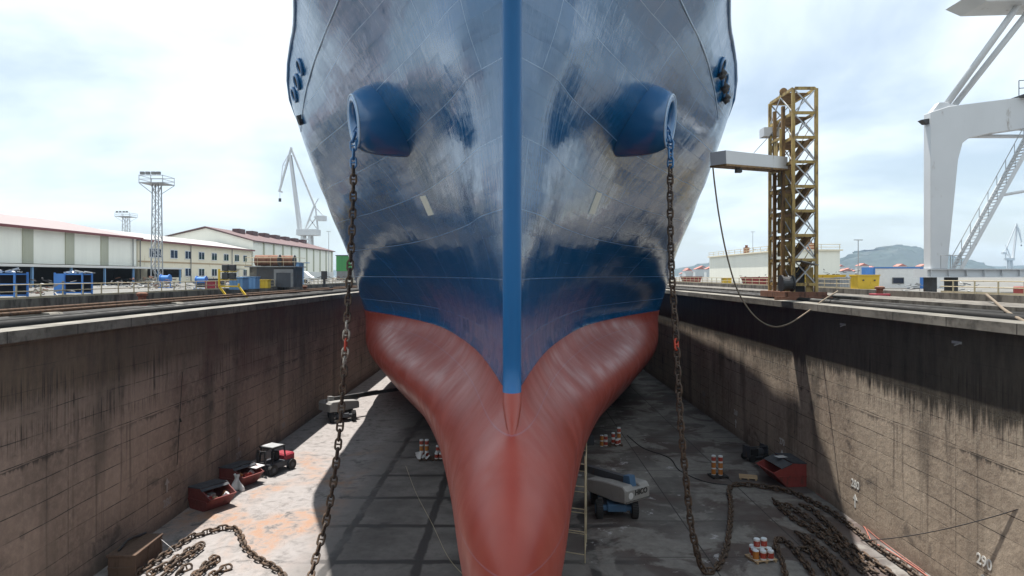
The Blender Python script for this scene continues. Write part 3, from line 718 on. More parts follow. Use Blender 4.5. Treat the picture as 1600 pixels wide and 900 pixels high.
sky.sun_elevation=math.asin(-sd.z); sky.sun_rotation=math.atan2(-sd.x,-sd.y); sky.air_density=1.0; sky.dust_density=1.2; sky.ozone_density=1.0
tc=N.new('ShaderNodeTexCoord')
def wn(kind,**kw):
    n=N.new(kind)
    for k,v in kw.items(): setattr(n,k,v)
    return n
sp_=wn('ShaderNodeSeparateXYZ'); Lk.new(tc.outputs['Generated'],sp_.inputs[0])
def wm(op,a,b):
    n=wn('ShaderNodeMath',operation=op)
    for i,x in ((0,a),(1,b)):
        if isinstance(x,(int,float)): n.inputs[i].default_value=x
        else: Lk.new(x,n.inputs[i])
    return n.outputs[0]
zc=wm('ADD',wm('MAXIMUM',sp_.outputs[2],0.0),.22)
cx=wm('DIVIDE',sp_.outputs[0],zc); cy=wm('DIVIDE',sp_.outputs[1],zc)
cb=wn('ShaderNodeCombineXYZ'); Lk.new(cx,cb.inputs[0]); Lk.new(cy,cb.inputs[1]); cb.inputs[2].default_value=3.3
nz=wn('ShaderNodeTexNoise'); Lk.new(cb.outputs[0],nz.inputs['Vector']); nz.inputs['Scale'].default_value=.75; nz.inputs['Detail'].default_value=7; nz.inputs['Roughness'].default_value=.52; nz.inputs['Distortion'].default_value=.35
mr=wn('ShaderNodeMapRange',interpolation_type='SMOOTHSTEP'); hz_=wm('MULTIPLY',wm('SUBTRACT',wm('MINIMUM',sp_.outputs[2],.40),.22),.75); Lk.new(wm('ADD',nz.outputs['Fac'],hz_),mr.inputs[0]); mr.inputs[1].default_value=.36; mr.inputs[2].default_value=.56; mr.inputs[3].default_value=.30; mr.inputs[4].default_value=1.0
mx=wn('ShaderNodeMix',data_type='RGBA'); Lk.new(mr.outputs[0],mx.inputs[0]); Lk.new(sky.outputs[0],mx.inputs[6]); mx.inputs[7].default_value=(8.1,9.15,9.9,1)
Lk.new(mx.outputs[2],bg.inputs['Color']); bg.inputs['Strength'].default_value=.072
S.view_settings.view_transform='Standard'; S.view_settings.look='None'; S.view_settings.gamma=1; S.view_settings.exposure=.85
S.cycles.max_bounces=8; S.cycles.diffuse_bounces=4; S.cycles.glossy_bounces=4
#PROPS
# ------------------------------------------------------------------ buildings on the left quay
def wpart(name,m,parent,*boxes,bevel=0):
    b=MB()
    for x in boxes: b.box(*x)
    return b.build(name,m,parent,bevel=bevel)
wh=thing('warehouse',(-66,95,G),'long cream clad warehouse with pale red roof and open lean-to shelter','building')
wpart('wall',M['cream'],wh,(-94,-66,62,120,15.6,20.55))
b=MB(); b.box(-94,-93.6,62,120,G,15.6); b.box(-93.6,-66.3,119.6,120,G,15.6); b.build('back_wall',M['shade'],wh)
for y in (66,75.5,83.2,92.0,100.8,109.5):
    wpart('pilaster',M['sage'],wh,(-66.02,-65.86,y,y+2.0,15.6,20.5))
b=MB(); b.prism([(-65.2,20.55),(-80,23.6),(-94.8,20.55),(-94.8,20.35),(-65.2,20.35)],'y',62,120.4); b.build('roof',M['roof_pink'],wh)
wpart('eave_trim',M['trim_red'],wh,(-65.2,-64.95,62,120.4,20.25,20.6))
b=MB(); b.beam((-66,92.5,15.45),(-59.8,92.5,15.22),61,.14); b.build('lean_to_roof',M['grey'],wh)
wpart('lean_to_edge',M['white_paint'],wh,(-59.85,-59.65,62,124,15.05,15.32))
wpart('back_of_shelter',M['shade'],wh,(-70,-69.7,62,124,G,15.5),(-69.7,-60,123.6,124,13.6,15.2))
pm=MB(); pm.box(-60.1,-59.85,70,70.25,G,15.1); o=pm.build('shelter_post',M['blue_pale'],wh)
for k in range(1,8):
    c=o.copy(); COL.objects.link(c); c.location=(0,k*7.6,0)
for y in (72.6,118.5): b=MB(); b.cyl((-65.75,y,15.6),(-65.75,y,20.3),.09,8); b.build('downpipe',M['grey'],wh)
wpart('ridge_vent',M['grey'],wh,(-80.5,-79.5,84,92,23.55,23.95))
# office block
of=thing('office_block',(-66,146,G),'two-storey cream rendered office block with paired windows and white roof','building')
wpart('wall',M['render'],of,(-86,-66,120.4,173,G,20.3))
b=MB(); b.prism([(-65.4,20.35),(-75,22.4),(-86.6,20.35),(-86.6,20.1),(-65.4,20.1)],'y',120.4,173.5); b.build('roof',M['roof_white'],of)
wpart('eave_trim',M['trim_red'],of,(-65.4,-65.25,120.4,173.5,20.05,20.42))
wpart('string_course',M['wood'],of,(-66.0,-65.93,120.5,173,16.35,16.6))
def window(x,y,z,w,h,parent,n):
    f=wpart('window',M['win_white'],parent,(x,x+.10,y-w/2,y+w/2,z-h/2,z+h/2))
    for k in range(n):
        ww=w/n; y0=y-w/2+k*ww
        wpart('pane',M['glass'],f,(x+.09,x+.13,y0+.13,y0+ww-.10,z-h/2+.14,z+h/2-.14))
for z in (18.1,14.6):
    for k,(y,w,n) in enumerate(((126.2,4.2,3),(133.2,2.8,2),(139,2.6,2),(145,2.6,2),(151.2,2.6,2),(157.5,2.6,2),(163.6,2.6,2),(168.6,2.2,2))):
        if z<15 and k==6:
            d=wpart('door',M['win_white'],of,(-66,-65.9,y-.9,y+.9,G,15.0)); wpart('door_canopy',M['grey'],of,(-66,-64.6,y-1.5,y+1.5,15.4,15.55))
            continue
        window(-66,y,z,w,1.75,of,n)
for y in (120.9,140.0,160.6): b=MB(); b.cyl((-65.8,y,G),(-65.8,y,20.2),.09,8); b.build('downpipe',M['grey'],of)
# assembly hall
ha=thing('assembly_hall',(-66,212,G),'big white gabled hall with dark red roof and grey pilasters beyond the offices','building')
b=MB(); b.add([(-66,174,G),(-66,174,22.7),(-78,174,26.0),(-92.5,174,22.7),(-92.5,174,G),(-66,252,G),(-66,252,22.7),(-78,252,26.0),(-92.5,252,22.7),(-92.5,252,G)],[(0,1,2,3,4),(9,8,7,6,5),(0,5,6,1),(4,3,8,9),(0,4,9,5)])
b.build('wall',M['cream'],ha)
b=MB(); b.prism([(-65.3,22.55),(-78,26.1),(-93.2,22.55),(-93.2,22.8),(-78,26.45),(-65.3,22.85)],'y',173.4,252.6); b.build('roof',M['roof_red'],ha)
for k in range(10): wpart('pilaster',M['sage'],ha,(-66.02,-65.8,181+k*7.6,181.9+k*7.6,15.2,22.5))
for k in range(7): wpart('roof_vent',M['roof_red'],ha,(-76.2,-74.2,186+k*9.5,190+k*9.5,25.4,26.7))
wpart('plinth',M['white_paint'],ha,(-66.0,-65.85,174.2,252,G,15.1))
# green building far along the quay
gb=thing('green_shed',(-50,205,G),'green clad shed at the end of the left quay by the ship','building')
wpart('wall',M['green'],gb,(-51.5,-38,200,212,15.2,19.7)); wpart('base',M['grey'],gb,(-51.4,-38.1,200.1,211.9,G,15.2))
wpart('roof_edge',M['shade'],gb,(-51.7,-37.8,199.8,212.2,19.7,19.9))
lh=thing('low_white_shed',(-56,265,G),'low white shed beyond the green shed','building')
wpart('wall',M['cream_x'],lh,(-66,-54,262,275,G,16.5)); wpart('roof',M['grey'],lh,(-66.4,-53.6,261.6,275.4,16.5,16.8))
# lattice lighting masts
def lattice_mast(x,y,z0,z1,w,label,plat=3.4,m='galv'):
    t=thing('light_mast',(x,y,z0),label,'light mast',)
    b=MB(); h=w/2
    for sx in (-1,1):
        for sy in (-1,1): b.beam((x+sx*h,y+sy*h,z0),(x+sx*h*.75,y+sy*h*.75,z1),.13)
    n=int((z1-z0)/1.25)
    for k in range(n):
        za=z0+(z1-z0)*k/n; zb=z0+(z1-z0)*(k+1)/n; 
        for sy in (-1,1):
            a=-1 if k%2 else 1
            b.beam((x-a*h*.9,y+sy*h*.88,za),(x+a*h*.9,y+sy*h*.88,zb),.06); b.beam((x-h*.9,y+sy*h*.88,zb),(x+h*.9,y+sy*h*.88,zb),.06)
            b.beam((x+sy*h*.88,y-a*h*.9,za),(x+sy*h*.88,y+a*h*.9,zb),.06)
    b.build('lattice',M[m],t)
    b=MB(); p=plat/2; b.box(x-p,x+p,y-p,y+p,z1,z1+.12)
    for k in (.55,1.1):
        for a,c in (((-p,-p),(p,-p)),((p,-p),(p,p)),((p,p),(-p,p)),((-p,p),(-p,-p))): b.beam((x+a[0],y+a[1],z1+k),(x+c[0],y+c[1],z1+k),.07)
    for a in ((-p,-p),(p,-p),(p,p),(-p,p),(0,-p),(0,p)): b.beam((x+a[0],y+a[1],z1),(x+a[0],y+a[1],z1+1.15),.07)
    for a in ((-1,-1),(1,-1),(1,1),(-1,1)): b.beam((x+a[0]*h*.7,y+a[1]*h*.7,z1-1.4),(x+a[0]*p,y+a[1]*p,z1),.08)
    b.build('platform',M[m],t)
    for k in (-.35,-.12,.12,.33):
        wpart('floodlight',M['grey'],t,(x+k*plat-.28,x+k*plat+.28,y-p-.2,y-p+.15,z1+1.2,z1+1.6))
lattice_mast(-52,100,G,27.3,1.15,'tall lattice light mast in front of the office block')
lattice_mast(-113,200,G,31.0,1.8,'lattice light mast rising behind the warehouse roof',4.2)
# tall luffing crane behind the hall
def luffing(loc,sc,label,mir=1):
    t=thing('luffing_crane',loc,label,'crane')
    L=lambda x,z,y=0:(loc[0]+x*sc*mir,loc[1]+y,loc[2]+z*sc)
    b=MB()
    for a in ((-3,-3),(3,-3),(3,3),(-3,3)): b.beam(L(a[0],0,a[1]),L(a[0]*.6,22,a[1]*.6),.9*sc+.3)
    for k in (6,13,20): b.beam(L(-2.6,k,-2),L(2.6,k,-2),.6); b.beam(L(-2.6,k-6,-2),L(2.6,k,-2),.35)
    b.build('portal',M['grey_paint'],t)
    b=MB(); b.box(L(-4.5,0)[0] if mir>0 else L(6,0)[0], L(6,0)[0] if mir>0 else L(-4.5,0)[0],loc[1]-3,loc[1]+3,L(0,22)[2],L(0,25)[2]); b.build('machinery_house',M['grey_paint'],t)
    b=MB()
    for a,c,w in (((-1,25),(3.6,37),.8),((5.5,25),(4.2,37),.7),((0,25),(4.5,31),.5),((5.5,25),(1,31),.5),((3.6,37),(8.5,32),.5),((3.6,31.5),(8.5,31.5),.9),((3.6,37),(5.8,41),.4)):
        b.beam(L(a[0],a[1]),L(c[0],c[1]),w*sc)
    b.box(min(L(5.5,0)[0],L(9.5,0)[0]),max(L(5.5,0)[0],L(9.5,0)[0]),loc[1]-2,loc[1]+2,L(0,29.5)[2],L(0,32)[2])
    b.build('tower_head',M['grey_paint'],t)
    b=MB()
    for y in (-1.2,1.2): b.beam(L(-3.6,25,y),L(-8.6,63,0),1.3*sc,1.9*sc)
    b.build('jib',M['grey_paint'],t)
    b=MB(); b.beam(L(3.9,37),L(-8,66),.95*sc); b.build('stay',M['grey_paint'],t)
    b=MB(); b.beam(L(-8,67),L(-14.2,44.5),1.2*sc,.8*sc); b.beam(L(-7.8,66.5),L(-12.4,58),.3*sc); b.beam(L(-12.4,58),L(-13.8,46),.3*sc); b.beam(L(-12.4,58),L(-10.2,58),.25*sc); b.beam(L(-14.6,44.8),L(-12.6,44.2),.8*sc); b.build('fly_jib',M['grey_paint'],t)
    b=MB(); b.cyl(L(-13.9,44.5),L(-13.9,41),.07*sc,5); b.build('hoist_rope',M['steel_dark'],t)
    b=MB(); b.cyl(L(-13.9,41),L(-13.9,39.3),.7*sc,8); b.build('hook_block',M['steel_dark'],t)
luffing((-90,300,G),.86,'tall pale grey luffing crane standing behind the hall')
luffing((875,1200,8),1.45,'distant luffing crane seen under the portal crane stair',-1)
# ---- smaller things on the left quay
def rack(x,y,label):
    t=thing('pipe_rack',(x,y,G),label,'rack','blue storage racks on the left quay')
    w,d,h=2.2,1.3,1.62
    for a in (0,w-.1):
        for c in (0,d-.1): wpart('upright',M['blue_rack'],t,(x+a,x+a+.1,y+c,y+c+.1,G,G+h+.08))
    for z in (.12,.86,h-.1): wpart('shelf',M['blue_rack'],t,(x+.1,x+w-.1,y+.02,y+d-.02,G+z,G+z+.09))
    b=MB(); b.box(x+.02,x+.8,y-.03,y-.005,G+.1,G+h); b.build('side_panel',M['blue_rack'],t)
    wpart('back_panel',M['shade'],t,(x+.1,x+w-.1,y+d-.02,y+d,G+.1,G+h))
    return t
def heap(x,y,z,w,d,h,label,m='galv',n=26,name='scrap_heap'):
    b=MB()
    for k in range(n):
        p=Vector((x+random.uniform(-w,w)/2,y+random.uniform(-d,d)/2,z+random.uniform(.03,h))); q=p+Vector((random.uniform(-1,1),random.uniform(-.6,.6),random.uniform(-.25,.25)))*random.uniform(.3,.9)
        q.z=max(q.z,z+.03)
        b.beam(p,q,random.uniform(.04,.16),random.uniform(.03,.1))
    o=b.build(name,M[m]); tag(o,label,'scrap'); o['kind']='stuff'
for x,y,lab in ((-34.6,44.5,'blue storage rack at the left edge of the quay'),(-34.9,52,'blue storage rack with a closed side panel')):
    rack(x,y,lab)
heap(-33.3,45.1,G+1.64,2.0,1.0,.18,'grey tubes lying on the leftmost blue rack',n=14)
heap(-33.6,52.6,G+1.64,2.0,1.0,.18,'grey tubes lying on the panelled blue rack',n=14)
for k in range(12): heap(-36-(k%4)*4.5,50+k*5.5,G,6,5,[1.1,.8,1.3][k%3],'tangled grey and rusty scrap in front of the shelter',['grey','rust','steel_dark','galv'][k%4],46)
for k in range(6): heap(-34-k*.4,88+k*13,G,4,8,1.3,'low scrap along the left railing toward the green shed',['grey','rust','steel_dark'][k%3],44)
# bollards
def bollard(x,y,z,label,m='red',s=1.0):
    t=thing('bollard',(x,y,z),label,'bollard','mooring bollards')
    b=MB(); b.tube([(x,y,z),(x,y,z+.1),(x,y,z+.12),(x,y,z+.6*s),(x,y,z+.66*s),(x,y,z+.8*s),(x,y,z+.86*s)],[.42*s,.42*s,.27*s,.23*s,.36*s,.36*s,.2*s],16); b.build('post',M['rust'],t,smooth=False)
    wpart('base',M[m],t,(x-.55*s,x+.55*s,y-.55*s,y+.55*s,z-.02,z+.30*s),bevel=.04)
bollard(-27.9,51.5,11.72,'rusty bollard on a red base beside the left brown pipes','red_bright',1.15)
bollard(28.0,52,12.3,'rusty bollard on a red base on the right step','red_bright',1.0)
bollard(-27.9,92,11.72,'small rusty bollard beyond the winch house on the left step','rust')
# yellow floodlight stand
t=thing('floodlight_stand',(-28.3,66,11.72),'yellow bent frame carrying two pairs of floodlights on the left step','light stand')
for dx in (0,1.9):
    b=MB(); b.beam((-28.3+dx+.9,66,11.72),(-28.3+dx,66,12.9),.16); b.beam((-28.3+dx,66,12.85),(-28.3+dx,66,14.6 if dx==0 else 13.2),.16); b.build('leg',M['yellow_b'],t)
wpart('crossbar',M['yellow_b'],t,(-28.3,-26.4,65.93,66.07,12.85,13.0),(-28.3,-26.6,65.93,66.07,13.5,13.6),(-28.3,-26.6,65.93,66.07,14.3,14.4))
for z in (13.62,14.42):
    for dx in (.35,1.05): wpart('floodlight',M['steel_dark'],t,(-28.3+dx,-28.3+dx+.6,65.7,66.1,z,z+.62),bevel=.05)
def crate(name,x0,x1,y0,y1,z0,h,m,label,cat,group=None,lid=True):
    t=thing(name,((x0+x1)/2,(y0+y1)/2,z0),label,cat,group)
    wpart('body',M[m],t,(x0,x1,y0,y1,z0,z0+h),bevel=.03)
    if lid: wpart('lid',M[m],t,(x0-.06,x1+.06,y0-.06,y1+.06,z0+h,z0+h+.09))
    b=MB()
    for k in (.25,.5,.75): xx=x0+(x1-x0)*k; b.box(xx-.03,xx+.03,y0-.05,y0,z0+.05,z0+h-.04)
    b.build('rib',M[m],t)
    return t
crate('equipment_box',-29.0,-27.6,70,71.5,G,1.2,'blue_pale','pale blue box behind the yellow floodlight stand','box')
crate('equipment_box',-29.4,-27.8,74,75.3,G,1.25,'blue_pale','pale blue box right of the yellow floodlight stand, nearer the winch house','box')
crate('equipment_box',-32.6,-31.4,72.5,73.5,G,.8,'red_bright','small red box left of the yellow floodlight stand','box')
crate('equipment_box',-29.6+.0,-27.9,78,79,G,.9,'yellow_b','small yellow box between the blue boxes and the winch house','box')
crate('equipment_box',-38.8,-36.0,84,85.5,G,1.0,'lift_dark','dark slate box behind the left railing below the offices','box')
def reel(x,y,z,r,label):
    t=thing('hose_reel',(x,y,z),label,'reel','blue hose reels on the left quay')
    b=MB(); b.cyl((x-.5,y,z+1.5),(x+.5,y,z+1.5),r*.75,18); b.build('drum',M['blue_rack'],t)
    for s in (-.5,.5): b=MB(); b.cyl((x+s-.04,y,z+1.5),(x+s+.04,y,z+1.5),r,20); b.build('flange',M['blue_rack'],t)
    b=MB(); z=G; b.beam((x-.6,y,z),(x-.5,y,z+1.1),.1); b.beam((x+.6,y,z),(x+.5,y,z+1.1),.1); b.box(x-.7,x+.7,y-.4,y+.4,z,z+.08); b.build('stand',M['blue_rack'],t)
reel(-33.2,73,G-.5,.42,'blue hose reel standing left of the yellow floodlight stand')
reel(-40.6,80,G-.4,.5,'blue hose reel under the end of the lean-to shelter')
# winch house with two rusty drums on its roof
t=thing('winch_house',(-29.8,85,G),'dark winch house with two rusty tanks lying on its railed roof','machine house')
wpart('body',M['steel_dark'],t,(-31.8,-27.3,85,89,G,15.0))
b=MB(); b.prism([(-32.8,G),(-31.6,G),(-31.9,15.0),(-32.8,15.0)],'y',85.3,88.6); b.build('pale_buttress',M['coping'],t)
wpart('frame',M['grey'],t,(-29.6,-29.3,84.85,85,G,14.75),(-27.5,-27.2,84.85,85,G,14.75),(-29.3,-27.5,84.85,85,14.3,14.75))
wpart('shutter',M['lift_dark'],t,(-29.3,-27.5,84.9,84.99,G,14.3))
wpart('roof_slab',M['grey'],t,(-33.2,-26.9,84.7,89.3,15.0,15.12))
for y,x1 in ((85.9,-29.3),(87.7,-28.0)):
    b=MB(); b.cyl((-32.2,y,15.85),(x1,y,15.85),.68,20); c=b.build('tank',M['rust'],t,smooth=False); b=MB(); b.cyl((x1,y,15.85),(x1+.12,y,15.85),.74,20); b.build('tank_end',M['steel_dark'],c)
b=MB()
for x in (-33.1,-31.6,-30,-28.4,-27.0): b.cyl((x,84.8,15.1),(x,84.8,16.2),.03,5)
for z in (15.65,16.2): b.cyl((-33.1,84.8,z),(-27.0,84.8,z),.03,5); b.cyl((-27.0,84.8,z),(-27.0,89.2,z),.03,5); b.cyl((-33.1,84.8,z),(-33.1,89.2,z),.03,5)
b.build('roof_railing',M['rail'],t)
t=thing('blue_cabin',(-36,112,G),'pale blue cabin with flat roof against the white hall plinth','cabin')
wpart('wall',M['blue_pale'],t,(-37.3,-34.9,112,114.5,G,16.0)); wpart('roof',M['blue_pale'],t,(-37.5,-34.0,111.7,114.8,16.0,16.12)); wpart('door',M['grey'],t,(-36.6,-35.6,111.93,111.99,G,14.7))
t=thing('white_van',(-40,128,G),'white van parked below the big hall','van')
b=MB(); b.prism([(-42.8,12.9),(-37.6,12.9),(-37.5,13.6),(-38.2,14.0),(-38.9,14.7),(-42.8,14.75)],'y',128,129.9); b.build('body',M['win_white'],t,bevel=.06)
for x in (-41.7,-38.7): b=MB(); b.cyl((x,127.95,12.85),(x,128.15,12.85),.35,14); b.build('wheel',M['black'],t)
wpart('window',M['glass'],t,(-39.9,-39.0,127.96,128,13.95,14.45))
b=MB(); b.beam((-27.5,100,11.72),(-27.5,100,13.4),.3); b.box(-27.9,-27.1,99.8,100.2,13.4,14.6); b.box(-27.3,-26.3,99.6,100.4,11.72,12.3); tag(b.build('signal_post',M['steel_dark']),'dark signal post on the left step close to the hanging chain','signal post')

# ------------------------------------------------------------------ right quay
# stair and lift tower, yellow, standing astride the pipes
tx0,tx1=18.95+2.05,22.72; ty0,ty1=51.0,55.6; tz0,tz1=12.75,27.95
tw=thing('access_tower',(21.8,53,tz0),'weathered yellow lattice access tower with stair flights and lift guides','access tower')
corners=[(tx0,ty0),(tx1,ty0),(tx1,ty1),(tx0,ty1)]
for (x,y) in corners: wpart('corner_post',M['yellow'],tw,(x-.11,x+.11,y-.11,y+.11,tz0,tz1))
lv=[tz1-k*1.83 for k in range(9)]
b=MB()
for z in lv:
    b.box(tx0+.11,tx1-.11,ty0-.10,ty0+.02,z-.11,z+.11); b.box(tx0+.11,tx1-.11,ty1-.02,ty1+.10,z-.11,z+.11)
    b.box(tx0-.06,tx0+.06,ty0+.11,ty1-.11,z-.11,z+.11); b.box(tx1-.06,tx1+.06,ty0+.11,ty1-.11,z-.11,z+.11)
b.build('ring_beam',M['yellow'],tw)
b=MB()
for a,c in zip(lv[1:],lv[:-1]):
    for y in (ty0-.04,ty1+.04):
        b.beam((tx0+.1,y,a+.1),(tx1-.1,y,c-.1),.085); b.beam((tx1-.1,y+.02,a+.1),(tx0+.1,y+.02,c-.1),.085)
    for x in (tx0-.03,tx1+.03):
        b.beam((x,ty0+.1,a+.1),(x,(ty0+ty1)/2,c-.1),.075); b.beam((x,ty1-.1,a+.1),(x,(ty0+ty1)/2,c-.1),.075)
b.build('bracing',M['galv'],tw)
for k in range(len(lv)-1):
    a,c=lv[k+1],lv[k]
    m=M['yellow_dark']
    if k>=2:
        b=MB(); b.beam((tx0+.25,ty0+.95,a+.05),(tx1-.25,ty0+.95,c-.05),1.5,.16,up=Vector((0,0,1))); f=b.build('stair_flight',m,tw)
        b=MB(); b.beam((tx0+.35,ty0+.25,a+.9),(tx1-.35,ty0+.25,c+.8),.045); b.build('handrail',M['yellow'],f)
    b=MB(); b.box(tx0+.1,tx1-.1,ty0+1.2,ty1-.15,c-.06,c); b.build('landing',m,tw)
for y in (52.4,54.1): wpart('lift_guide',M['yellow_dark'],tw,(tx0-.32,tx0-.08,y-.12,y+.12,tz0,tz1-1.0))
b=MB()
for k,z in enumerate(lv[3:]): b.box(tx0-.03,tx0+.5,52.55,53.95,z-1.5,z-.35)
b.build('gate_panel',M['yellow'],tw)
wpart('winch_head',M['grey_paint'],tw,(tx0-1.0,tx0+.3,54.2,55.2,tz1-2.9,tz1-2.2))
wpart('lift_carriage',M['yellow'],tw,(tx0-.5,tx0-.36,52.2,52.35,22.0,25.2),(tx0-.5,tx0-.36,54.2,54.35,22.0,25.2),(tx0-.5,tx0-.36,52.35,54.2,24.4,24.6),(tx0-.5,tx0-.36,52.35,54.2,22.0,22.2),(tx0-.45,tx0-.4,52.9,53.6,23.0,24.4))
b=MB(); b.box(tx0-.6,tx1+.6,ty0-.5,ty1+.5,12.3,12.75); b.box(tx0-1.6,tx1+.9,ty0-.75,ty0-.5,11.79,12.4); b.build('base_frame',M['rust'],tw)
b=MB(); b.cyl((tx0-1.0,ty0-.4,13.4),(tx0-.3,ty0-.4,13.4),.5,18); b.cyl((tx0-1.1,ty0-.4,13.4),(tx0-1.0,ty0-.4,13.4),.62,18); b.cyl((tx0-.3,ty0-.4,13.4),(tx0-.2,ty0-.4,13.4),.62,18); b.build('cable_drum',M['steel_dark'],tw)
b=MB(); b.beam((tx0+.2,ty0-.6,15.05),(tx1-.3,ty0-.6,14.75),1.0,.06,up=Vector((0,0,1))); b.build('entry_canopy',M['grey'],tw)
wpart('entry_panel',M['yellow'],tw,(tx0+1.0,tx1-.15,ty0+.15,ty0+.2,tz0,14.6)); wpart('entry_opening',M['shade'],tw,(tx0+.15,tx0+1.0,ty0+.3,ty0+.35,tz0,14.6))  # opening is a dark panel painted as the shade behind it
b=MB(); b.cyl((tx0+.5,54,tz1+.35),(tx0+.5,54.15,tz1+.35),.3,14); b.cyl((tx0+.1,53,tz1+.3),(tx0+.1,53.15,tz1+.3),.3,14); b.build('sheave',M['yellow_dark'],tw)
# gangway to the ship
gw=thing('gangway',(18.5,53,22),'grey box gangway reaching from the yellow tower to the hull','gangway')
p0=P(1122,247,46.5); p1=P(1219,256,52.7)
b=MB(); b.beam(p0,p1,1.2,.90); b.build('side_panels',M['grey_paint'],gw)
b=MB(); b.beam(p0+Vector((0,0,-.52)),p1+Vector((0,0,-.52)),1.26,.13); 
for k in range(9):
    q=p0.lerp(p1,(k+.5)/9)+Vector((0,-.66,-.5)); b.box(q.x-.04,q.x+.04,q.y-.05,q.y,q.z-.18,q.z+.0)
b.build('floor_frame',M['yellow_dark'],gw)
b=MB(); q=p0.lerp(p1,.28); b.box(q.x-.2,q.x+.2,q.y-.5,q.y-.1,q.z-.95,q.z-.66); b.build('bracket',M['steel_dark'],gw)
b=MB(); b.cyl(p0.lerp(p1,.5)+Vector((0,-.6,.5)),Vector((tx0,54.6,25.6)),.025,5); b.build('suspension_wire',M['steel_dark'],gw)
# rope slung from the gangway
rp=[P(1114,262,46.5),P(1117,290,46.5),P(1124,340,46.4),P(1136,400,46.0),P(1153,455,45.4),P(1178,493,44.6),P(1205,510,43.4),P(1230,507,43.0),P(1258,490,43.4),P(1285,470,44.5),P(1309,455,46.2)]
b=MB(); b.tube(spline(rp,.3),.055,6); tag(b.build('rope',M['rope'],smooth=True),'tan rope looping from the gangway end down over the coping','rope')
rp=[P(1541,460,38.9),P(1553,470,36.2),P(1569,484,32),P(1588,496,28.5),P(1612,508,26.5)]
b=MB(); b.tube(spline(rp,.3),.075,6); tag(b.build('hose',M['rope'],smooth=True),'thick tan hose hanging over the right parapet and pipes','hose')
# cream tank-like building
cb_=thing('cream_building',(52,150,G),'cream clad flat roofed building behind the yellow tower with roof railing','building')
b=MB(); b.box(50.3,60.5,126,174,G,18.5); b.build('wall',M['cream'],cb_)
wpart('roof_edge',M['render'],cb_,(49.9,60.9,125.6,174.4,18.5,18.75))
b=MB()
for y in np.arange(126,175,4.0): b.cyl((50.2,y,18.7),(50.2,y,19.7),.05,5)
for x in np.arange(50.2,61,3.4): b.cyl((x,125.9,18.7),(x,125.9,19.7),.05,5)
for z in (19.2,19.7): b.cyl((50.2,125.9,z),(50.2,174,z),.05,5); b.cyl((50.2,125.9,z),(60.6,125.9,z),.05,5)
b.build('roof_railing',M['rail'],cb_)
for x,y in ((56.8,130),(51.5,150)):
    b=MB(); b.box(x-.5,x+.5,y-.5,y+.5,18.75,20.1); b.cyl((x,y,20.1),(x,y,20.6),.3,10); b.build('roof_vent',M['rust'],cb_)
heap(53,140,18.76,5,20,1.0,'pipes and valves on the cream building roof','grey',40,'roof_pipework')
heap(52.2,128,18.76,4,3,1.2,'rusty pipes on the near corner of the cream building','rust',20,'roof_pipework')
def skip_open(x,y,z,L,W,H,m,label,group=None,rz=0,cat='skip',flare=.45):
    """open trapezoid waste skip with a rim and lifting lugs"""
    t=thing('waste_skip',(x,y,z),label,cat,group,rz)
    l=L/2; w=W/2; f=flare
    b=MB(); o=[(-l+f,-w,0),(l-f,-w,0),(l-f,w,0),(-l+f,w,0),(-l,-w,H),(l,-w,H),(l,w,H),(-l,w,H)]
    k=.07; inn=[(-l+f+k,-w+k,k),(l-f-k,-w+k,k),(l-f-k,w-k,k),(-l+f+k,w-k,k),(-l+k,-w+k,H),(l-k,-w+k,H),(l-k,w-k,H),(-l+k,w-k,H)]
    vs=o+inn
    b.add(vs,[(0,3,2,1),(0,1,5,4),(1,2,6,5),(2,3,7,6),(3,0,4,7),(8,9,10,11),(8,12,13,9),(9,13,14,10),(10,14,15,11),(11,15,12,8),(4,5,13,12),(5,6,14,13),(6,7,15,14),(7,4,12,15)])
    b.build('body',M[m],t,world=False)
    b=MB(); 
    for yy in (-w-.04,w+.04): b.beam((-l,yy,H-.05),(l,yy,H-.05),.08,.12)
    b.beam((-l-.03,-w,H-.05),(-l-.03,w,H-.05),.08,.12); b.beam((l+.03,-w,H-.05),(l+.03,w,H-.05),.08,.12); b.build('rim',M[m],t,world=False)
    for a in (-.5,.5):
        for yy in (-w-.1,w+.1): b=MB(); b.cyl((a*l,yy-.06,H*.62),(a*l,yy+.06,H*.62),.08,10); b.build('lug',M['steel_dark'],t,world=False)
    return t
skip_open(32.8,92,G,3.4,1.8,1.25,'red','faded red skip left of the yellow tower foot','skips on the right quay')
skip_open(33.6,128,G,3.6,1.9,1.25,'red','far red skip beside the ship at the right quay','skips on the right quay')
crate('equipment_box',31.3,32.5,101,102.2,G,1.05,'yellow_b','yellow box left of the faded red skip','box')
crate('equipment_box',31.1,33.2,70,71.4,G,1.15,'grey','grey steel box just right of the yellow tower','box')
crate('equipment_box',33.6,34.7,70,71,G,1.2,'galv','narrow grey cabinet beside the grey steel box','box')
for x,y,l,lab in ((33.4,78,3.2,'yellow skip behind the grey steel box'),(36.9,79,2.6,'yellow skip in the middle of the three'),(38.2,74,2.4,'yellow skip nearest the white container')):
    skip_open(x,y,G,l,1.7,1.55,'yellow_b',lab,'skips on the right quay',flare=.12)
t=thing('site_container',(42.8,76,G),'white site container with blue corner frame','container')
wpart('wall',M['win_white'],t,(40.4,45.4,76,78.4,G+.1,14.75)); wpart('frame',M['blue_rack'],t,(40.15,40.4,75.95,78.45,G,14.9),(45.4,45.75,75.95,78.45,G,14.9),(40.4,45.4,75.95,78.45,14.75,14.9))
f=wpart('window',M['grey'],t,(42.3,43.6,75.93,75.99,13.05,13.75)); wpart('pane',M['glass'],f,(42.38,43.52,75.90,75.94,13.12,13.68))
wpart('end_unit',M['win_white'],t,(45.75,48.2,76.2,78.4,G,14.75))
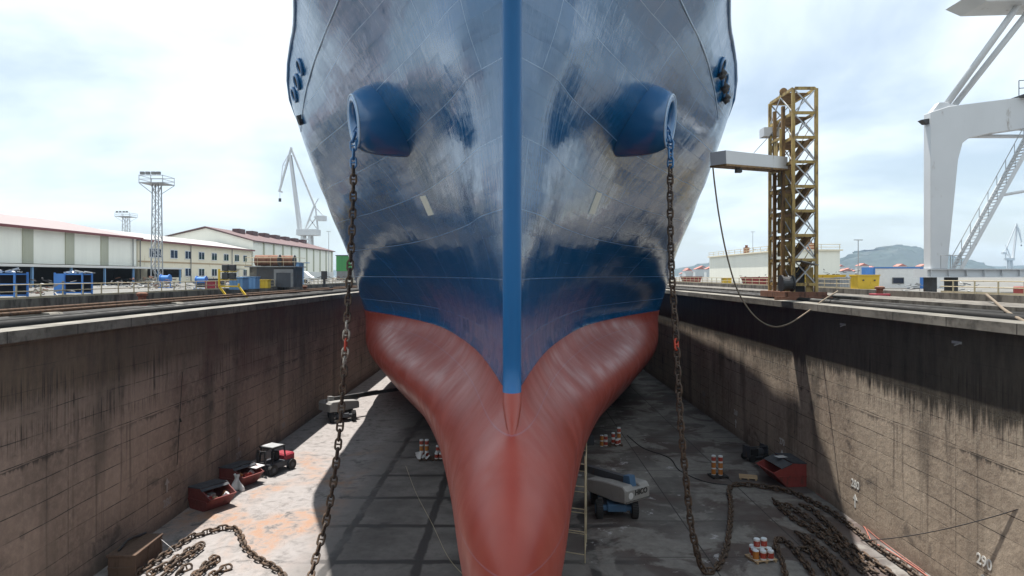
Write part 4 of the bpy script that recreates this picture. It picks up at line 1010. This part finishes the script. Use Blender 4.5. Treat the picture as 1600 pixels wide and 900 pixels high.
heap(40.2,84,G,8,3,2.2,'dark pipe racks behind the white container','steel_dark',60)
heap(38,62,G,8,2.5,.8,'grey machinery parts behind the right railing','galv',40)
heap(33.8,96,G,4,2,1.6,'dark pipework above the red skip','steel_dark',22)
# brick-red stacks under the crane
def brickstack(x,y,label):
    b=MB()
    b.box(x,x+2.0,y,y+1.2,12.5,13.25); 
    o=b.build('red_block',M['red'],bevel=.05); tag(o,label,'block','brick-red blocks behind the right railing')
for k in range(4): brickstack(33.5+k*2.25,44.5,['brick-red block nearest the hose, behind the right railing','second brick-red block from the hose','third brick-red block from the hose','brick-red block at the right picture edge'][k])
# lamp posts
for x,y,h,lab in ((50.7,100,6.6,'slim lamp post in front of the wooded hill'),(67,190,13.5,'thin lamp post standing behind the cream building'),(-51,190,13.6,'slim lamp post near the green shed')):
    t=thing('lamp_post',(x,y,G),lab,'lamp post'); b=MB(); b.cyl((x,y,G),(x,y,G+h),.10,8,r2=.06); b.build('pole',M['galv'],t); wpart('lamp_head',M['galv'],t,(x-.6,x+.6,y-.12,y+.12,G+h,G+h+.12))
# portal crane
pc_=thing('portal_crane',(37,58,G),'light grey portal crane leg with stair on a rail girder','crane')
Y0=58.0
def pz(px,py): q=P(px,py,Y0); return (q.x,q.z)
outl=[(1452,176),(1480,167),(1600,152),(1760,140),(1800,170),(1800,420),(1765,420),(1745,240),(1720,208),(1600,201),(1545,209),(1512,216),(1502,224),(1495,250),(1478,420),(1452,420)]
b=MB(); b.prism([pz(*a) for a in outl],'y',Y0-.2,Y0+.8); b.build('portal_frame',M['grey_paint'],pc_,bevel=.03)
b=MB()
x0=pz(1446,420)[0]; x1=pz(1830,420)[0]; zt=pz(0,420)[1]; zb=pz(0,433)[1]
b.box(x0,x1,Y0-.5,Y0+1.9,zt-.08,zt-.001); b.box(x0,x1,Y0-.25,Y0+1.65,zb+.06,zt-.08); b.box(x0,x1,Y0-.5,Y0+1.9,zb-.02,zb+.06)
for k in range(14): xx=x0+.2+k*1.5; b.box(xx,xx+.05,Y0-.48,Y0-.25,zb+.06,zt-.08)
b.build('rail_girder',M['grey_paint'],pc_)
for px in (1460,1493,1640,1790):
    q=pz(px,0)[0]; wpart('girder_leg',M['steel_dark'],pc_,(q-.22,q+.22,Y0,Y0+1.2,G,zb-.02))
b=MB(); 
A=P(1488,420,Y0-.1); B_=P(1612,196,Y0-.1)
st=b
for dy in (-.55,.55): b.beam(A+Vector((0,dy-.6,0)),B_+Vector((0,dy-.6,0)),.07,.32)
stair=b.build('stair_stringer',M['grey_paint'],pc_)
b=MB()
for k in range(1,44):
    q=A.lerp(B_,k/44); b.box(q.x-.14,q.x+.14,q.y-1.12,q.y-.08,q.z-.02,q.z+.03)
b.build('tread',M['grey_paint'],stair)
b=MB()
for dy in (-1.15,-.05):
    b.cyl(A+Vector((-.0,dy,1.15)),B_+Vector((0,dy,1.15)),.035,6)
    for k in range(0,10): q=A.lerp(B_,k/9); b.cyl(q+Vector((0,dy,0)),q+Vector((0,dy,1.15)),.03,5)
q=A+Vector((-.9,-1.15,0)); b.cyl(q,q+Vector((0,0,1.1)),.03,5); b.cyl(q+Vector((0,0,1.1)),A+Vector((0,-1.15,1.1)),.03,5); q=q+Vector((-.8,0,0)); b.cyl(q,q+Vector((0,0,1.1)),.03,5); b.cyl(q+Vector((0,0,1.1)),q+Vector((.8,0,1.1)),.03,5)
b.build('stair_rail',M['galv'],stair)
b=MB(); b.cyl(P(1505,213,Y0+.6),P(1620,213,Y0+.6),.16,8); b.beam(P(1546,212,Y0+.6),P(1546,205,Y0+.6),.3); b.build('tie_bar',M['grey_paint'],pc_)
b=MB(); b.cyl(P(1565,305,Y0-1.0),P(1640,292,Y0-1.0),.14,6); b.build('stair_strut',M['grey_paint'],pc_)
b=MB(); b.tube([P(1474,170,Y0+.3),P(1620,-32,Y0+.3),P(1780,-255,Y0+.3)],.27,10); b.build('stay',M['grey_paint'],pc_,smooth=True)
b=MB(); b.tube([P(1490,166,Y0+.6),P(1640,-24,Y0+.6),P(1800,-228,Y0+.6)],.25,10); b.build('stay',M['grey_paint'],pc_,smooth=True)
b=MB(); b.prism([pz(1452,180),pz(1468,160),pz(1476,160),pz(1500,165),pz(1480,172)],'y',Y0-.0,Y0+.6); b.build('stay_gusset',M['grey_paint'],pc_)
b=MB(); b.prism([pz(1440,187),pz(1452,185),pz(1452,193),pz(1447,193)],'y',Y0+.0,Y0+.6); b.build('buffer',M['steel_dark'],pc_)
b=MB(); b.prism([pz(1505,-2),pz(1560,-14),pz(1800,-14),pz(1800,4),pz(1600,7),pz(1530,9)],'y',Y0-1,Y0+2.4); b.build('jib_foot',M['grey_paint'],pc_)
b=MB()
for px in (1592,1604,1630,1660): b.cyl(P(px,152,Y0),P(px,126,Y0),.035,5)
for py in (126,138): b.cyl(P(1592,py,Y0),P(1700,py-6,Y0),.035,5)
b.box(*[P(1590,0,Y0).x,P(1720,0,Y0).x,Y0-.8,Y0+1.8,P(0,152,Y0).z-.1,P(0,152,Y0).z+.1]); b.build('platform',M['steel_dark'],pc_)

# ------------------------------------------------------------------ far hills and town
def hill(x0,x1,y,prof,label_name,base=11.0,depth=900):
    n=len(prof); xs_=np.linspace(x0,x1,n*6); hs=pchip(np.linspace(x0,x1,n),prof,xs_)
    vs=[];fs=[]; m=14
    for j in range(m+1):
        t=j/m
        for i,(x,h) in enumerate(zip(xs_,hs)):
            k=math.sin(t*math.pi/2); rg=(.93+.14*random.random())*h*k
            vs.append((x*(1+depth*t/y)+40*math.sin(j*1.7+i*.4)*t,y+depth*t,base+rg*(1+depth*t/y)))
    N_=len(xs_)
    for j in range(m):
        for i in range(N_-1): fs.append((j*N_+i,j*N_+i+1,(j+1)*N_+i+1,(j+1)*N_+i))
    b=MB(); b.add(vs,fs); o=b.build(label_name,M['hill'],smooth=True); tag(o,kind='structure')
hill(1000,1580,2200,[8,44,74,86,96,92,80,62,50,30,6],'hills',depth=700)
hill(1950,2500,3000,[6,36,44,38,6],'hills')
hill(500,1100,2400,[10,26,44,40,30,44,25],'hills')
hill(-3200,400,3800,[30,60,80,60,40,30,45,50,30],'hills')
for k in range(46):
    Y=random.uniform(600,1500); px=random.choice((random.uniform(1062,1112),random.uniform(1300,1345),random.uniform(1340,1450)))
    x=(px-800)/F*Y; ww=random.uniform(5,12); h=random.uniform(5,13)
    t=thing('town_house',(x,Y,11.2),'small pale house of the far town across the water','house','houses of the far town')
    wpart('wall',M['town'],t,(x,x+ww,Y,Y+8,11.2,11.2+h)); b=MB(); b.prism([(x-.4,11.2+h),(x+ww+.4,11.2+h),(x+ww/2,11.2+h+2.2)],'y',Y-.3,Y+8.3); b.build('roof',M['town_red'],t)

# ------------------------------------------------------------------ things on the dock floor
def hopper(p,rz,label,m,lidm,fill=True,W=1.8,L=2.05,H=1.3):
    """covered waste skip: high back with a lid sloping up, open slanted front"""
    t=thing('covered_skip',p,label,'skip','waste skips on the dock floor',rz)
    w=W/2
    # side profile (y forward is the open side, z)
    pr=[(-L*.40,0),(L*.22,0),(L*.55,H*.62),(L*.10,H),(-L*.5,H*.92),(-L*.5,H*.45)]
    b=MB()
    for s in (-1,1):
        vs=[(s*w,y,z) for y,z in pr]+[(s*(w-.06),y,z) for y,z in pr]; n=len(pr)
        b.add(vs,[tuple(range(n)),tuple(range(2*n-1,n-1,-1))]+[(i,(i+1)%n,n+(i+1)%n,n+i) for i in range(n)])
    for (i,j) in ((0,1),(1,2),(5,0),(4,5)):
        (y0,z0),(y1,z1)=pr[i],pr[j]; dd=Vector((0,y1-y0,z1-z0)); nn=Vector((0,-dd.z,dd.y)).normalized()*.03
        q=[Vector((s*(w-.06),a,c)) for (a,c) in ((y0,z0),(y1,z1)) for s in (-1,1)]
        vs=[v-nn for v in q]+[v+nn for v in q]
        b.add(vs,[(0,1,3,2),(4,6,7,5),(0,4,5,1),(1,5,7,3),(3,7,6,2),(2,6,4,0)])
    b.build('body',M[m],t,world=False)
    b=MB(); b.beam((0,-L*.52,H*.95),(0,L*.10,H+.035),W+.08,.06); b.build('lid',M[lidm],t,world=False)
    b=MB(); 
    for s in (-1,1): b.beam((s*(w+.03),-L*.5,H*.45),(s*(w+.03),L*.42,H*.45),.06,.09)
    b.beam((0,L*.56,H*.62),(0,L*.56,H*.62+.01),W,.09); b.build('rib',M[m],t,world=False)
    b=MB(); b.beam((0,L*.12,H*.985),(0,L*(.20 if fill else .36),H*(.90 if fill else .79)),W+.06,.05); b.build('front_flap',M[lidm],t,world=False)
    if fill:
        for k in range(7):
            b=MB(); x=random.uniform(-w*.75,w*.75); y=random.uniform(-.1,L*.30); z=H*.30+random.uniform(.0,.3)
            rr=random.uniform(.12,.2)
            if k%2: b.cyl((x,y,z),(x+random.uniform(-.2,.2),y+.2,z+.32),rr,10)
            else: b.box(x-rr,x+rr,y-rr,y+rr,z,z+rr*1.3)
            o=b.build('rubbish',M[['can_white','can_red','wood','sheet','red','can_orange','grey'][k]]); o.location=Vector(p); o.rotation_euler=(0,0,rz)
            tag(o,['white can','red can','scrap of wood','piece of white sheet','red box','orange can','grey box'][k]+' thrown in '+('the dark red skip nearer the wooden chest' if 'cans' in label else 'the dark red skip beside the forklift'),'rubbish','rubbish in the skips')
    return t
hopper(fl(331,791),-math.pi/2-.55,'dark red skip with open slanted mouth full of cans, nearer of the left pair','red_dull','lift_dark')
hopper(fl(377,757),-math.pi/2-.45,'dark red skip with white sheet hanging out, next to the red forklift','red_dull','lift_dark')
hopper(fl(1231,752),math.pi/2+.10,'red skip with dark lid against the foot of the right wall','red','lift_dark',False,W=2.5,L=3.0,H=1.55)
# plastic sheet hanging from the second skip
b=MB(); p=fl(373,766); n=9
vs=[];fs=[]
for i in range(n):
    for j in range(n):
        u,v=i/(n-1),j/(n-1); vs.append(p+Vector((-.35+.75*u*(.55+.45*v)+.1*math.sin(v*5+u*3),-.25*v+.10*math.sin(u*9+v*4),1.0*(1-v)**.8+.06*math.sin(u*14)+.03)))
for i in range(n-1):
    for j in range(n-1): fs.append((i*n+j,(i+1)*n+j,(i+1)*n+j+1,i*n+j+1))
b.add(vs,fs); o=b.build('plastic_sheet',M['sheet'],smooth=True); md=o.modifiers.new('thick','SOLIDIFY'); md.thickness=.02; tag(o,'crumpled white plastic sheet hanging over the skip edge','sheet')
b=MB(); p=fl(398,752); b.beam(p+Vector((-.7,.1,1.15)),p+Vector((.5,-.3,1.05)),.9,.05); tag(b.build('corrugated_sheet',M['sheet']),'white ribbed sheet lying across the skip beside the forklift','sheet')
# forklift / telehandler
p=fl(428,737); t=thing('forklift',p,'dark cabbed forklift with red rear body beside the skips','forklift',None,-.45); t.scale=(.82,.82,.82)
def lb(name,m,parent,*boxes,bevel=.0):
    b=MB()
    for q in boxes: b.box(*q)
    return b.build(name,M[m],parent,world=False,bevel=bevel)
lb('chassis','lift_dark',t,(-.8,.8,-1.2,1.5,.45,1.0),bevel=.06)
lb('engine_cover','red_bright',t,(-.78,.78,.55,1.75,.75,1.45),bevel=.12)
c=MB()
for x in (-.72,.72):
    c.beam((x,-.9,1.0),(x,-.75,2.25),.09); c.beam((x,.6,1.3),(x,.45,2.25),.09)
c.box(-.78,.78,-.95,.55,2.22,2.32); cab=c.build('cab_frame',M['black'],t,world=False)
lb('roof_glass','galv',cab,(-.7,.7,-.85,.45,2.32,2.36)); lb('seat','black',cab,(-.3,.3,-.1,.4,1.0,1.75),bevel=.06)
c=MB()
for x in (-.42,.42): c.beam((x,-1.42,.15),(x,-1.42,2.15),.13,.16)
for z in (.4,1.1,2.05): c.beam((-.42,-1.42,z),(.42,-1.42,z),.1,.1)
c.build('mast',M['steel_dark'],t,world=False)
for x in (-.35,.35): lb('fork','steel_dark',t,(x-.06,x+.06,-2.4,-1.45,.08,.15))
wb=MB(); wb.cyl((-.16,0,0),(.16,0,0),.46,20); 
for k in range(4):
    x,y=((-.82,-.95),(.82,-.95),(-.8,1.25),(.8,1.25))[k]
    if k==0: w0=wb.build('wheel',M['black'],t,world=False); hb=MB(); hb.cyl((-.18,0,0),(.18,0,0),.2,12); hb.build('hub',M['lift_dark'],w0,world=False); w0.location=(x,y,.46)
    else:
        c=copy_tree(w0,t); c.location=(x,y,.46)
lb('mirror','black',t,(-1.0,-.85,-.95,-.9,1.8,2.0),(.85,1.0,-.95,-.9,1.8,2.0))
# boom lifts
def boom_lift(p,rz,turn,label,m_cover,m_boom,m_base,blen,belev,text=None,s=1.0):
    t=thing('boom_lift',p,label,'boom lift',None,rz)
    lb('chassis',m_base,t,(-.55*s,.55*s,-1.5*s,1.5*s,.40*s,.82*s),(-.95*s,.95*s,-1.35*s,-1.05*s,.42*s,.7*s),(-.95*s,.95*s,1.05*s,1.35*s,.42*s,.7*s),bevel=.03)
    wb=MB(); R=.50*s; wb.tube([(-.2*s,0,0),(-.17*s,0,0),(.17*s,0,0),(.2*s,0,0)],[R*.85,R,R,R*.85],22)
    for k in range(22):
        a=2*math.pi*k/22; wb.beam((-.17*s,R*math.cos(a),R*math.sin(a)),(.17*s,R*math.cos(a+.14),R*math.sin(a+.14)),.05*s,.07*s)
    w0=wb.build('wheel',M['black'],t,world=False); hb=MB(); hb.cyl((-.22*s,0,0),(.22*s,0,0),R*.5,14); hb.build('hub',M[m_base],w0,world=False); w0.location=(-1.02*s,-1.25*s,R)
    for x,y in ((1.02,-1.25),(-1.02,1.25),(1.02,1.25)):
        c=copy_tree(w0,t); c.location=(x*s,y*s,R)
    # turntable: part that carries the rotated covers and boom
    b=MB(); b.cyl((0,0,.82*s),(0,0,1.0*s),.6*s,20); b.build('slew_ring',M['steel_dark'],t,world=False)
    Rz=Matrix.Rotation(turn,4,'Z')
    b=MB(); prof=[(-1.85,1.05),(-1.9,1.15),(-1.9,1.75),(-1.7,1.98),(-.2,1.95),(1.2,1.8),(1.35,1.6),(1.35,1.05),(-1.0,.98)]
    b.prism([(y*s,z*s) for y,z in prof],'x',-1.05*s,-.25*s); b.prism([(y*s,z*s) for y,z in prof],'x',.25*s,1.05*s)
    b.box(-1.0*s,1.0*s,-1.93*s,-1.35*s,1.02*s,1.80*s)
    b.xf(Rz); cover=b.build('engine_cover',M[m_cover],t,world=False,bevel=.07*s)
    b=MB(); e=math.radians(belev); piv=Vector((0,-1.25*s,2.05*s)); dirv=Vector((0,math.cos(e),math.sin(e)))
    b.beam(piv,piv+dirv*blen*.62,.34*s,.42*s); b.beam(piv+dirv*blen*.3,piv+dirv*blen,.26*s,.32*s); b.xf(Rz); b.build('boom',M[m_boom],t,world=False)
    b=MB(); b.prism([(-1.65*s,1.55*s),(-.95*s,1.55*s),(-1.0*s,2.35*s),(-1.45*s,2.40*s)],'x',-.24*s,.24*s); b.xf(Rz); b.build('boom_pivot',M['lift_blue'] if text else M['grey'],t,world=False,bevel=.02)
    end=piv+dirv*blen; b=MB()
    for z in (0,.55,1.1):
        for a,c in (((-.9,0),(.9,0)),((.9,0),(.9,.8)),((.9,.8),(-.9,.8)),((-.9,.8),(-.9,0))): b.beam(end+Vector((a[0],a[1],z-.5)),end+Vector((c[0],c[1],z-.5)),.05)
    for a in ((-.9,0),(.9,0),(.9,.8),(-.9,.8)): b.beam(end+Vector((a[0],a[1],-.5)),end+Vector((a[0],a[1],.6)),.05)
    b.xf(Rz); b.build('basket',M['grey'],t,world=False)
    if text:
        me=text_mesh(text,.42*s); me.materials.clear(); me.materials.append(M['lettering']); o=D.objects.new('lettering',me); COL.objects.link(o); o.parent=cover
        o.matrix_local=Rz@Matrix(((1,0,0,.25*s),(0,0,-1,-1.945*s),(0,1,0,1.55*s),(0,0,0,1)))
        b=MB(); b.cyl((-.62*s,-1.935*s,1.45*s),(-.62*s,-1.96*s,1.45*s),.19*s,16); b.xf(Rz); b.build('round_sticker',M['sheet'],cover,world=False)
        b=MB()
        for k in range(18): xx=(-1.0+k*2.0/18)*s; b.box(xx,xx+.06*s,-1.945*s,-1.93*s,1.1*s,1.16*s)
        b.xf(Rz); b.build('vent_slots',M['lettering'],cover,world=False)
    return t
q=fl(962,797); boom_lift((6.05,40.7,0),.0,math.radians(38),'grey-covered boom lift with blue chassis beside the bulb','lift_grey','lift_dark','lift_blue',9.5,-1,'HICO',1.0)
boom_lift((-16.6,66.5,0),.35,math.radians(-62),'dark boom lift with long boom reaching under the ship from the left wall','lift_grey','steel_dark','lift_dark',9.0,0,None,1.0)
# crate by the left wall
p=fl(212,884); t=thing('wooden_chest',p,'long weathered wooden chest with a chain on its lid by the left wall','chest',None,math.radians(2))
lb('body','wood_dark',t,(-.62,.62,-1.3,1.3,0,.95),bevel=.03); lb('lid','wood_dark',t,(-.68,.68,-1.36,1.36,.95,1.05),bevel=.02)
for q in ((.62,.66,-1.32,-1.2,.02,.94),(.62,.66,-.1,.05,.02,.94),(.62,.66,1.15,1.3,.02,.94),(-.6,.6,-1.35,-1.3,.4,.5)): lb('batten','wood_dark',t,q)
b=MB(); b.tube(spline([p+Vector((-.3,-.9,1.1)),p+Vector((-.35,0,1.25)),p+Vector((-.3,.9,1.12)),p+Vector((-.2,1.3,1.1))],.1),.06,6); tag(b.build('lifting_sling',M['steel_dark'],smooth=True),'dark sling lying along the wooden chest lid','sling')
b=MB(); b.tube(spline([p+Vector((.5,1.2,.9)),p+Vector((1.4,1.0,.3)),fl(262,855,.03)],.2),.012,5); tag(b.build('cord',M['sheet'],smooth=True),'thin pale cord running from the wooden chest to the chain','cord')
# pump at the right wall
p=fl(1180,719); t=thing('pump_set',p,'small black pump set on wheels at the right wall behind the red skip','pump',None,.3)
lb('frame','lift_dark',t,(-.8,.8,-.45,.45,.28,.36),(-.8,-.72,-.45,.45,.36,1.15),(.72,.8,-.45,.45,.36,1.15),(-.8,.8,-.45,-.38,1.08,1.15)); lb('engine','black',t,(-.6,.1,-.35,.35,.36,.95),bevel=.08)
b=MB(); b.cyl((.1,0,.6),(.6,0,.6),.28,16); b.build('pump_body',M['lift_dark'],t,world=False)
for x in (-.6,.6):
    for y in (-.5,.5): b=MB(); b.cyl((x,y-.08,.26),(x,y+.08,.26),.26,14); b.build('wheel',M['black'],t,world=False)
# pallets and paint cans
def pallet(p,rz,label,m='wood'):
    t=thing('pallet',p,label,'pallet','pallets on the dock floor',rz)
    for k in range(5): lb('deck_board',m,t,(-.6,.6,-.5+k*.21,-.5+k*.21+.15,.10,.125))
    for x in (-.55,-.05,.45): lb('bearer',m,t,(x,x+.1,-.5,.49,0,.10))
    return t
can_src={}
def can(p,kind,label,group,s=1.0):
    if kind not in can_src:
        t=D.objects.new('paint_can',None); COL.objects.link(t)
        b=MB(); b.tube([(0,0,0),(0,0,.02),(0,0,.40),(0,0,.42)],[.145,.15,.15,.155],16); b.build('body',M['can_white'],t,world=False)
        b=MB(); b.tube([(0,0,.05 if kind=='orange' else .08),(0,0,.34 if kind!='orange' else .41)],[.1525,.1525],16,cap=False); b.build('label_band',M['can_orange' if kind=='orange' else 'can_red'],t,world=False)
        b=MB(); b.tube([(0,0,.42),(0,0,.45)],[.145,.135],16); b.build('lid',M['can_lid'],t,world=False)
        can_src[kind]=t; o=t
    else: o=copy_tree(can_src[kind])
    o.location=p; o.rotation_euler=(0,0,random.uniform(0,6)); tag(o,label,'paint can',group); return o
g='paint cans stacked on pallets'
p=fl(1189,874); pallet(p,.25,'pallet under the paint cans near the right hanging chain')
k=0
for i in range(3):
    for j in range(3):
        if (i,j)==(2,2): continue
        can(p+Vector((-.36+i*.36+.03*j,-.3+j*.33,.126)),'red' if (i+j)%3 else 'orange','white-lidded paint can standing on the pallet near the right hanging chain',g)
for i in range(2): can(p+Vector((-.2+i*.37,.02+.05*i,.126+.45)),'red','white-lidded paint can stacked on top of the pallet near the right chain',g)
p=fl(1122,745); pallet(p,.1,'dark pallet under the two can columns',m='black')
for i in range(2):
    for z in range(3): can(p+Vector((-.28+i*.45,.1-.1*i,.126+z*.45)),'orange' if z!=2 else 'red','orange banded paint can in one of two columns on the dark pallet',g)
pallet(fl(1169,747),-.3,'bare wooden pallet beside the red skip on the right')
p=fl(660,718); pallet(p+Vector((.3,0,0)),.1,'pallet under the cans left of the bulb',m='wood_dark'); pallet(p+Vector((1.55,.1,0)),.05,'second pallet left of the bulb with loose cans',m='wood_dark')
for i in range(2):
    for z in range(3): can(p+Vector((-.1+i*.4,.25,.126+z*.45)),'orange' if z%2 else 'red','paint can in the tall stack on the pallet left of the bulb',g)
for i in range(5): can(p+Vector((1.1+.34*(i%3),-.2+.45*(i//3),.126)),'red','paint can standing loose on the second pallet left of the bulb',g)
for i in range(2): can(p+Vector((1.15+i*.6,.2,.126+.45)),'red','paint can stacked second high left of the bulb',g)
b=MB()
for k in range(10): x,y=random.uniform(-.5,.5),random.uniform(-.35,.1); b.beam(p+Vector((x,y-.1,.15)),p+Vector((x+random.uniform(-.3,.3),y,.35+random.uniform(0,.3))),.22,.02)
tag(b.build('crumpled_sheeting',M['sheet']),'crumpled pale sheeting on the pallet left of the bulb','sheeting')
p=fl(944,697); pallet(p+Vector((.9,.3,0)),.1,'pallet under the cans right of the bulb',m='wood_dark')
for x,y,z,kd in ((-.2,0,0,'orange'),(-.2,0,.45,'orange'),(.15,.1,0,'red'),(.15,.1,.45,'red'),(.8,.4,.126,'red'),(.8,.4,.576,'red'),(1.25,.3,.126,'red'),(1.25,.3,.576,'orange'),(1.25,.3,1.026,'red'),(1.05,.0,.126,'red')):
    can(p+Vector((x,y,z)),kd,'paint can in the small group right of the bulb' ,g)
b=MB(); q=p+Vector((-1.2,.5,0)); b.box(q.x-.4,q.x+.4,q.y-.3,q.y+.3,0,.75); b.cyl(q+Vector((0,0,.75)),q+Vector((0,0,.95)),.25,12); tag(b.build('mixing_tub',M['lift_dark'],bevel=.05),'dark mixing tub beside the cans right of the bulb','tub')
# scaffold frame under the bulb
t=thing('scaffold_tower',(3.2,35,0),'thin rusty scaffold tower standing against the right side of the bulb','scaffold')
for x,y in ((2.55,33.6),(3.55,33.2),(2.9,36.2),(3.9,35.8)):
    b=MB(); b.cyl((x,y,0),(x,y,5.2),.028,6); b.build('standard',M['rail'],t)
b=MB()
for z in (.4,1.5,2.6,3.7,4.8):
    b.cyl((2.55,33.6,z),(3.55,33.2,z),.024,6); b.cyl((2.9,36.2,z),(3.9,35.8,z),.024,6); b.cyl((2.55,33.6,z),(2.9,36.2,z),.024,6); b.cyl((3.55,33.2,z),(3.9,35.8,z),.024,6)
b.cyl((2.55,33.6,.4),(2.9,36.2,2.6),.022,6); b.cyl((3.55,33.2,2.6),(3.9,35.8,4.8),.022,6); b.build('ledger',M['rail'],t)
# hoses and wires on the floor
b=MB(); b.tube(spline([fl(1290,775,.06),fl(1325,800,.06),fl(1350,823,.06),fl(1362,845,.06),(fl(1385,858,.06)),fl(1420,880,.06),fl(1460,908,.06)],.3),.035,6); tag(b.build('hose',M['hose'],smooth=True),'pinkish red hose along the foot of the lit right wall','hose')
b=MB(); b.tube(spline([fl(1275,770,.06),fl(1315,797,.06),fl(1345,818,.06),fl(1368,838,.06),fl(1400,862,.06),fl(1445,894,.06)],.3),.022,6); tag(b.build('hose',M['hose'],smooth=True),'second thinner red hose closer to the right wall','hose')
b=MB(); A=fl(1345,845,.05); B_=P(1640,779,25); b.tube([A.lerp(B_,k/14)+Vector((0,0,-.9*4*(k/14)*(1-k/14)*.35)) for k in range(15)],.022,5); tag(b.build('wire',M['steel_dark'],smooth=True),'dark sagging wire crossing in front of the right wall','wire')
b=MB(); b.tube(spline([fl(980,680,.03),fl(1005,700,.03),fl(1045,715,.03),fl(1062,735,.03),fl(1100,752,.03),fl(1138,758,.03)],.3),.035,5); tag(b.build('cable',M['black'],smooth=True),'black cable snaking from the cans to the chain corner','cable')
b=MB(); b.tube(spline([fl(634,728,.03),fl(650,770,.03),fl(676,820,.03),fl(700,870,.03),fl(730,905,.03)],.3),.012,5); tag(b.build('cable',M['rail'],smooth=True),'thin pale cable on the shaded floor left of the bulb','cable')
b=MB(); b.cyl((-19.40,40.2,8.3),(-19.42,39.6,3.0),.018,5); b.cyl((-19.4,39.9,5.6),(-19.25,39.7,5.5),.05,6); tag(b.build('wire',M['black']),'dark wire hanging down the left dock wall','wire')
# the air: even thin haze over the whole yard and harbour
b=MB(); b.box(-4600,4600,-700,5100,-3,185); hz=b.build('haze',D.materials.new('haze_air')); tag(hz,kind='stuff')
hm=hz.data.materials[0]; hm.use_nodes=True; n_=hm.node_tree.nodes; n_.clear()
ou=n_.new('ShaderNodeOutputMaterial'); pv=n_.new('ShaderNodeVolumePrincipled'); pv.inputs['Color'].default_value=(.60,.78,1,1); pv.inputs['Density'].default_value=.00010; pv.inputs['Anisotropy'].default_value=.2
hm.node_tree.links.new(pv.outputs[0],ou.inputs['Volume'])

p=fl(1240,735); b=MB(); b.box(-.35,.35,-.28,.28,0,.012); b.xf(Matrix.Translation((18.35,46.6,1.62))@Matrix.Rotation(.25,4,'Z')); tag(b.build('paper_sheet',M['sheet']),'white paper sheet lying on the lid of the red skip by the right wall','paper')
# small fittings on the right wall
for k,(y,z) in enumerate(((29.9,11.05),(40.2,11.1))):
    t=thing('wall_bracket',(19.4,y,z),['pale iron bracket high on the right dock wall, nearer one','pale iron bracket high on the right dock wall, further one'][k],'bracket','iron brackets on the right wall')
    wpart('plate',M['galv'],t,(19.44,19.5,y-.3,y+.3,z-.05,z+.06)); b=MB(); b.beam((19.2,y-.25,z-.1),(19.46,y-.25,z),.05); b.build('hook',M['galv'],t)
